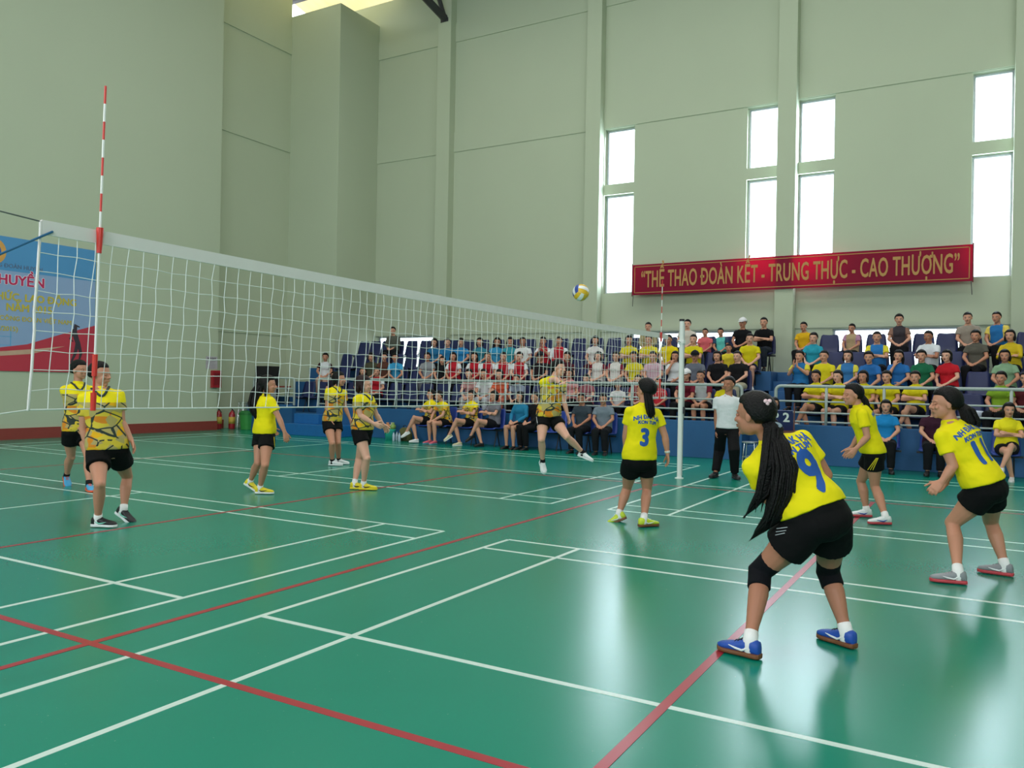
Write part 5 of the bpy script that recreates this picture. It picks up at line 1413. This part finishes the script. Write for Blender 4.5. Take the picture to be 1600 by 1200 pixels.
g = MB(); g.loft([(V((0, 0, z)), V((r, 0, 0)), V((0, r, 0))) for z, r in ((.44, .195), (.50, .195), (.56, .12))], 24, power=.5); g.build('lid', mat('bin_green_dark', '#2d7a3c', .45), gb)
def stool_geo(parent, z0, seat_m, leg_m):
    MB().cyl((0, 0), .16, z0+.43, z0+.455, 24).build('seat', seat_m, parent, bevel=.004)
    for k in range(4):
        a = math.pi/4+k*math.pi/2; c, s_ = math.cos(a), math.sin(a)
        MB().tube([(c*.13, s_*.13, z0+.43), (c*.175, s_*.175, z0+.005)], .011, 8).build('leg', leg_m, parent, smooth=True)
    ring = [(math.cos(a)*.158, math.sin(a)*.158, z0+.16) for a in [i*math.pi/8 for i in range(17)]]
    MB().tube(ring, .006, 6).build('ring', leg_m, parent, smooth=True)
sx_, sy_ = 14.0-.2, 13.95
p = at_z(380, 671); 
for k in range(9):
    so = empty('stool', (p.x, p.y, k*.045), 'chrome stool in the tall stack by the loudspeakers, %s from the floor' % ORD[k], 'stool', 'stacked chrome stools')
    stool_geo(so, 0, M_chrome, M_chrome)
def stool(px, py, lab):
    p = at_z(px, py); so = empty('stool', (p.x, p.y, 0), lab, 'stool', 'stools by the score table'); stool_geo(so, 0, mat('steel_seat', '#b8bcc0', .3, metal=.8), M_chrome)
stool(1277, 724, 'chrome stool standing alone right of the score table'); stool(1172, 727, 'chrome stool behind the referee')
# loudspeakers
def speaker(x, y, z, h, lab):
    sp_ = empty('loudspeaker', (x, y, z), lab, 'loudspeaker', 'black loudspeakers at the stand end')
    MB().box(-.22, .22, -.28, .28, 0, h).build('cabinet', mat('speaker_black', '#101012', .7), sp_, bevel=.015)
    MB().box(-.235, -.22, -.25, .25, .04, h-.04).build('grille', mat('grille_black', '#1b1b1f', .9, bump=.4, bscale=200), sp_)
    MB().loft([(V((-.235, 0, h*.35)), V((0, .15, 0)), V((0, 0, .15*min(1, h/.6)))), (V((-.245, 0, h*.35)), V((0, .14, 0)), V((0, 0, .14*min(1, h/.6))))], 20).build('cone_ring', M_steel, sp_, fix=True)
ps = at_depth(398, 590, 22.6)
speaker(14.46, 14.16, 0.56, .70, 'black loudspeaker under the upper one by the end railing'); speaker(14.46, 14.16, 1.26, .62, 'upper black loudspeaker stacked by the left end railing')
tb = empty('trestle_table', (14.62, y_at(428, 14.62, 585), .56), 'white table with red brown top edge between loudspeakers and empty chairs', 'table')
MB().box(-.3, .3, -.4, .4, .70, .74).build('table_top', M_red, tb); MB().box(-.28, -.26, -.38, .38, .1, .70).build('cloth_front', mat('pale_cloth', '#9fa6ad', .8), tb)
for a in (-1, 1):
    for b in (-1, 1): MB().box(a*.25-.02, a*.25+.02, b*.35-.02, b*.35+.02, 0, .7).build('leg', M_steel, tb)

# bucket, bottles, bags by the bench
def on_floor(px, py): return at_z(px, py)
p = on_floor(609, 687); bk = empty('bucket', (p.x, p.y, 0), 'teal plastic bucket on the floor by the substitutes', 'bucket')
MB().loft([(V((0, 0, z)), V((r, 0, 0)), V((0, r, 0))) for z, r in ((0, .11), (.24, .15), (.27, .16), (.275, .145), (.08, .115))], 24).build('tub', mat('teal_plastic', '#35b8a4', .4), bk, smooth=True)
MB().tube([(0, .15*math.cos(a), .25+.14*math.sin(a)) for a in [i*math.pi/10 for i in range(11)]], .004, 6).build('handle', M_chrome, bk)
for i in range(3):
    bgp = V((p.x+(-.03, .05, .0)[i], p.y+(.05, -.03, -.1)[i], .27)); b = MB(); rr = random.Random(i)
    b.loft([(V((0, 0, z)), V((r, 0, 0)), V((0, r*.8, 0))) for z, r in ((0, .05), (.04, .085), (.10, .08), (.14, .03), (.17, .05))], 14)
    o = b.build('plastic_bag', mat(('bag_orange', 'bag_clear', 'bag_green')[i], ('#d98f5c', '#c9c7b4', '#8fae5a')[i], .35), smooth=True); o.location = bgp
    tag(o, '%s crumpled plastic bag on the teal bucket' % ('orange', 'whitish', 'green')[i], 'bag')
for i, (px, py) in enumerate(((615, 689), (620, 688), (624, 690))):
    p = on_floor(px, py); bo = empty('water_bottle', (p.x, p.y, 0), ('clear water bottle touching the teal bucket', 'middle one of three clear bottles right of the teal bucket', 'clear water bottle nearest the olive backpack')[i], 'bottle', 'water bottles by the bucket')
    MB().loft([(V((0, 0, z)), V((r, 0, 0)), V((0, r, 0))) for z, r in ((0, .030), (.01, .034), (.15, .034), (.20, .014), (.215, .014))], 14).build('bottle_body', mat('clear_plastic', '#b9cfe0', .15), bo, smooth=True)
    MB().cyl((0, 0), .016, .215, .235, 12).build('cap', mat('cap_blue', '#2a5fa8', .4), bo)
p = on_floor(633, 689); bp_ = empty('backpack', (p.x, p.y, 0), 'olive backpack slumped against the stand front', 'bag')
MB().loft([(V((0, 0, z)), V((a, 0, 0)), V((0, b, 0))) for z, a, b in ((0, .10, .16), (.03, .13, .20), (.18, .13, .19), (.30, .09, .14), (.34, .04, .08))], 20, power=.8).build('pack', mat('olive_cloth', '#5a5b33', .85, bump=.3, bscale=20), bp_, smooth=True)
MB().loft([(V((-.12, 0, z)), V((.04, 0, 0)), V((0, b, 0))) for z, b in ((.04, .12), (.10, .14), (.18, .11))], 14, power=.8).build('pocket', mat('olive_cloth_dark', '#3f4026', .85), bp_, smooth=True)
MB().tube([(0, -.08, .33), (-.02, -.03, .39), (-.02, .03, .39), (0, .08, .33)], .010, 6).build('strap', M_steel, bp_)

# score table, scoreboard and scorer
p = V((13.1, y_at(1222, 13.1, 680), 0))
st_ = empty('score_table', (p.x, p.y, 0), 'brown wooden score table in front of the blue wall', 'table'); M_wood = mat('brown_wood', '#6b3a2c', .5, var=.2)
MB().box(-.22, .22, -.34, .34, .66, .70).build('table_top', M_wood, st_)
for a in (-1, 1):
    for b in (-1, 1): MB().box(a*.19-.02, a*.19+.02, b*.3-.02, b*.3+.02, 0, .66).build('leg', M_wood, st_)
MB().box(-.20, -.18, -.3, .3, .45, .66).build('front_panel', M_wood, st_)
sbd = empty('scoreboard', (p.x-.12, p.y+.04, .70), 'navy flip scoreboard with white digits on the score table', 'scoreboard')
MB().obox((0, 0, .19), (.012, 0, .004), (0, .26, 0), (-.04, 0, .19)).build('board', mat('scoreboard_navy', '#1b2358', .5), sbd)
for body, yy, zz, sz in (('0', .16, .28, .12), ('0', .03, .28, .12), ('2', -.14, .24, .24)):
    me = text_mesh(body, sz, .008, .002); place_mesh(me, (-.012-(zz-.19)*.21-.004, yy, zz), (0, -1, 0), V((-.2, 0, .98)), V((-1, 0, -.2))); link('digit', me, M_white, sbd)
MB().box(-.02, .0, -.29, -.27, 0, .52).build('side_post', M_wood, sbd)
if not os.environ.get('NOPEOPLE'):
    seat_person(p.x+.30, y_at(1209, p.x+.4, 640), 0, math.pi+.3, 'scorer with dark hair seated behind the navy scoreboard', pose='lap', top='#1b2540', hair='bob', group='people on the floor chairs')
    so = empty('stool', (p.x+.30, y_at(1209, p.x+.4, 640), 0), 'chrome stool under the scorer', 'stool', 'stools by the score table'); stool_geo(so, -.04, mat('steel_seat', '#b8bcc0', .3, metal=.8), M_chrome)
# belongings on a front row chair
p = V((14.62, y_at(1527, 14.62, 640), 1.0)); b = MB(); b.loft([(V((0, 0, z)), V((a, 0, 0)), V((0, c, 0))) for z, a, c in ((0, .12, .18), (.04, .15, .21), (.10, .12, .18), (.14, .05, .08))], 18)
o = b.build('plastic_bag', mat('pale_bag', '#a9b4c4', .4), smooth=True); o.location = p; tag(o, 'pale grey bag lying on a front row chair in the right stand', 'bag')
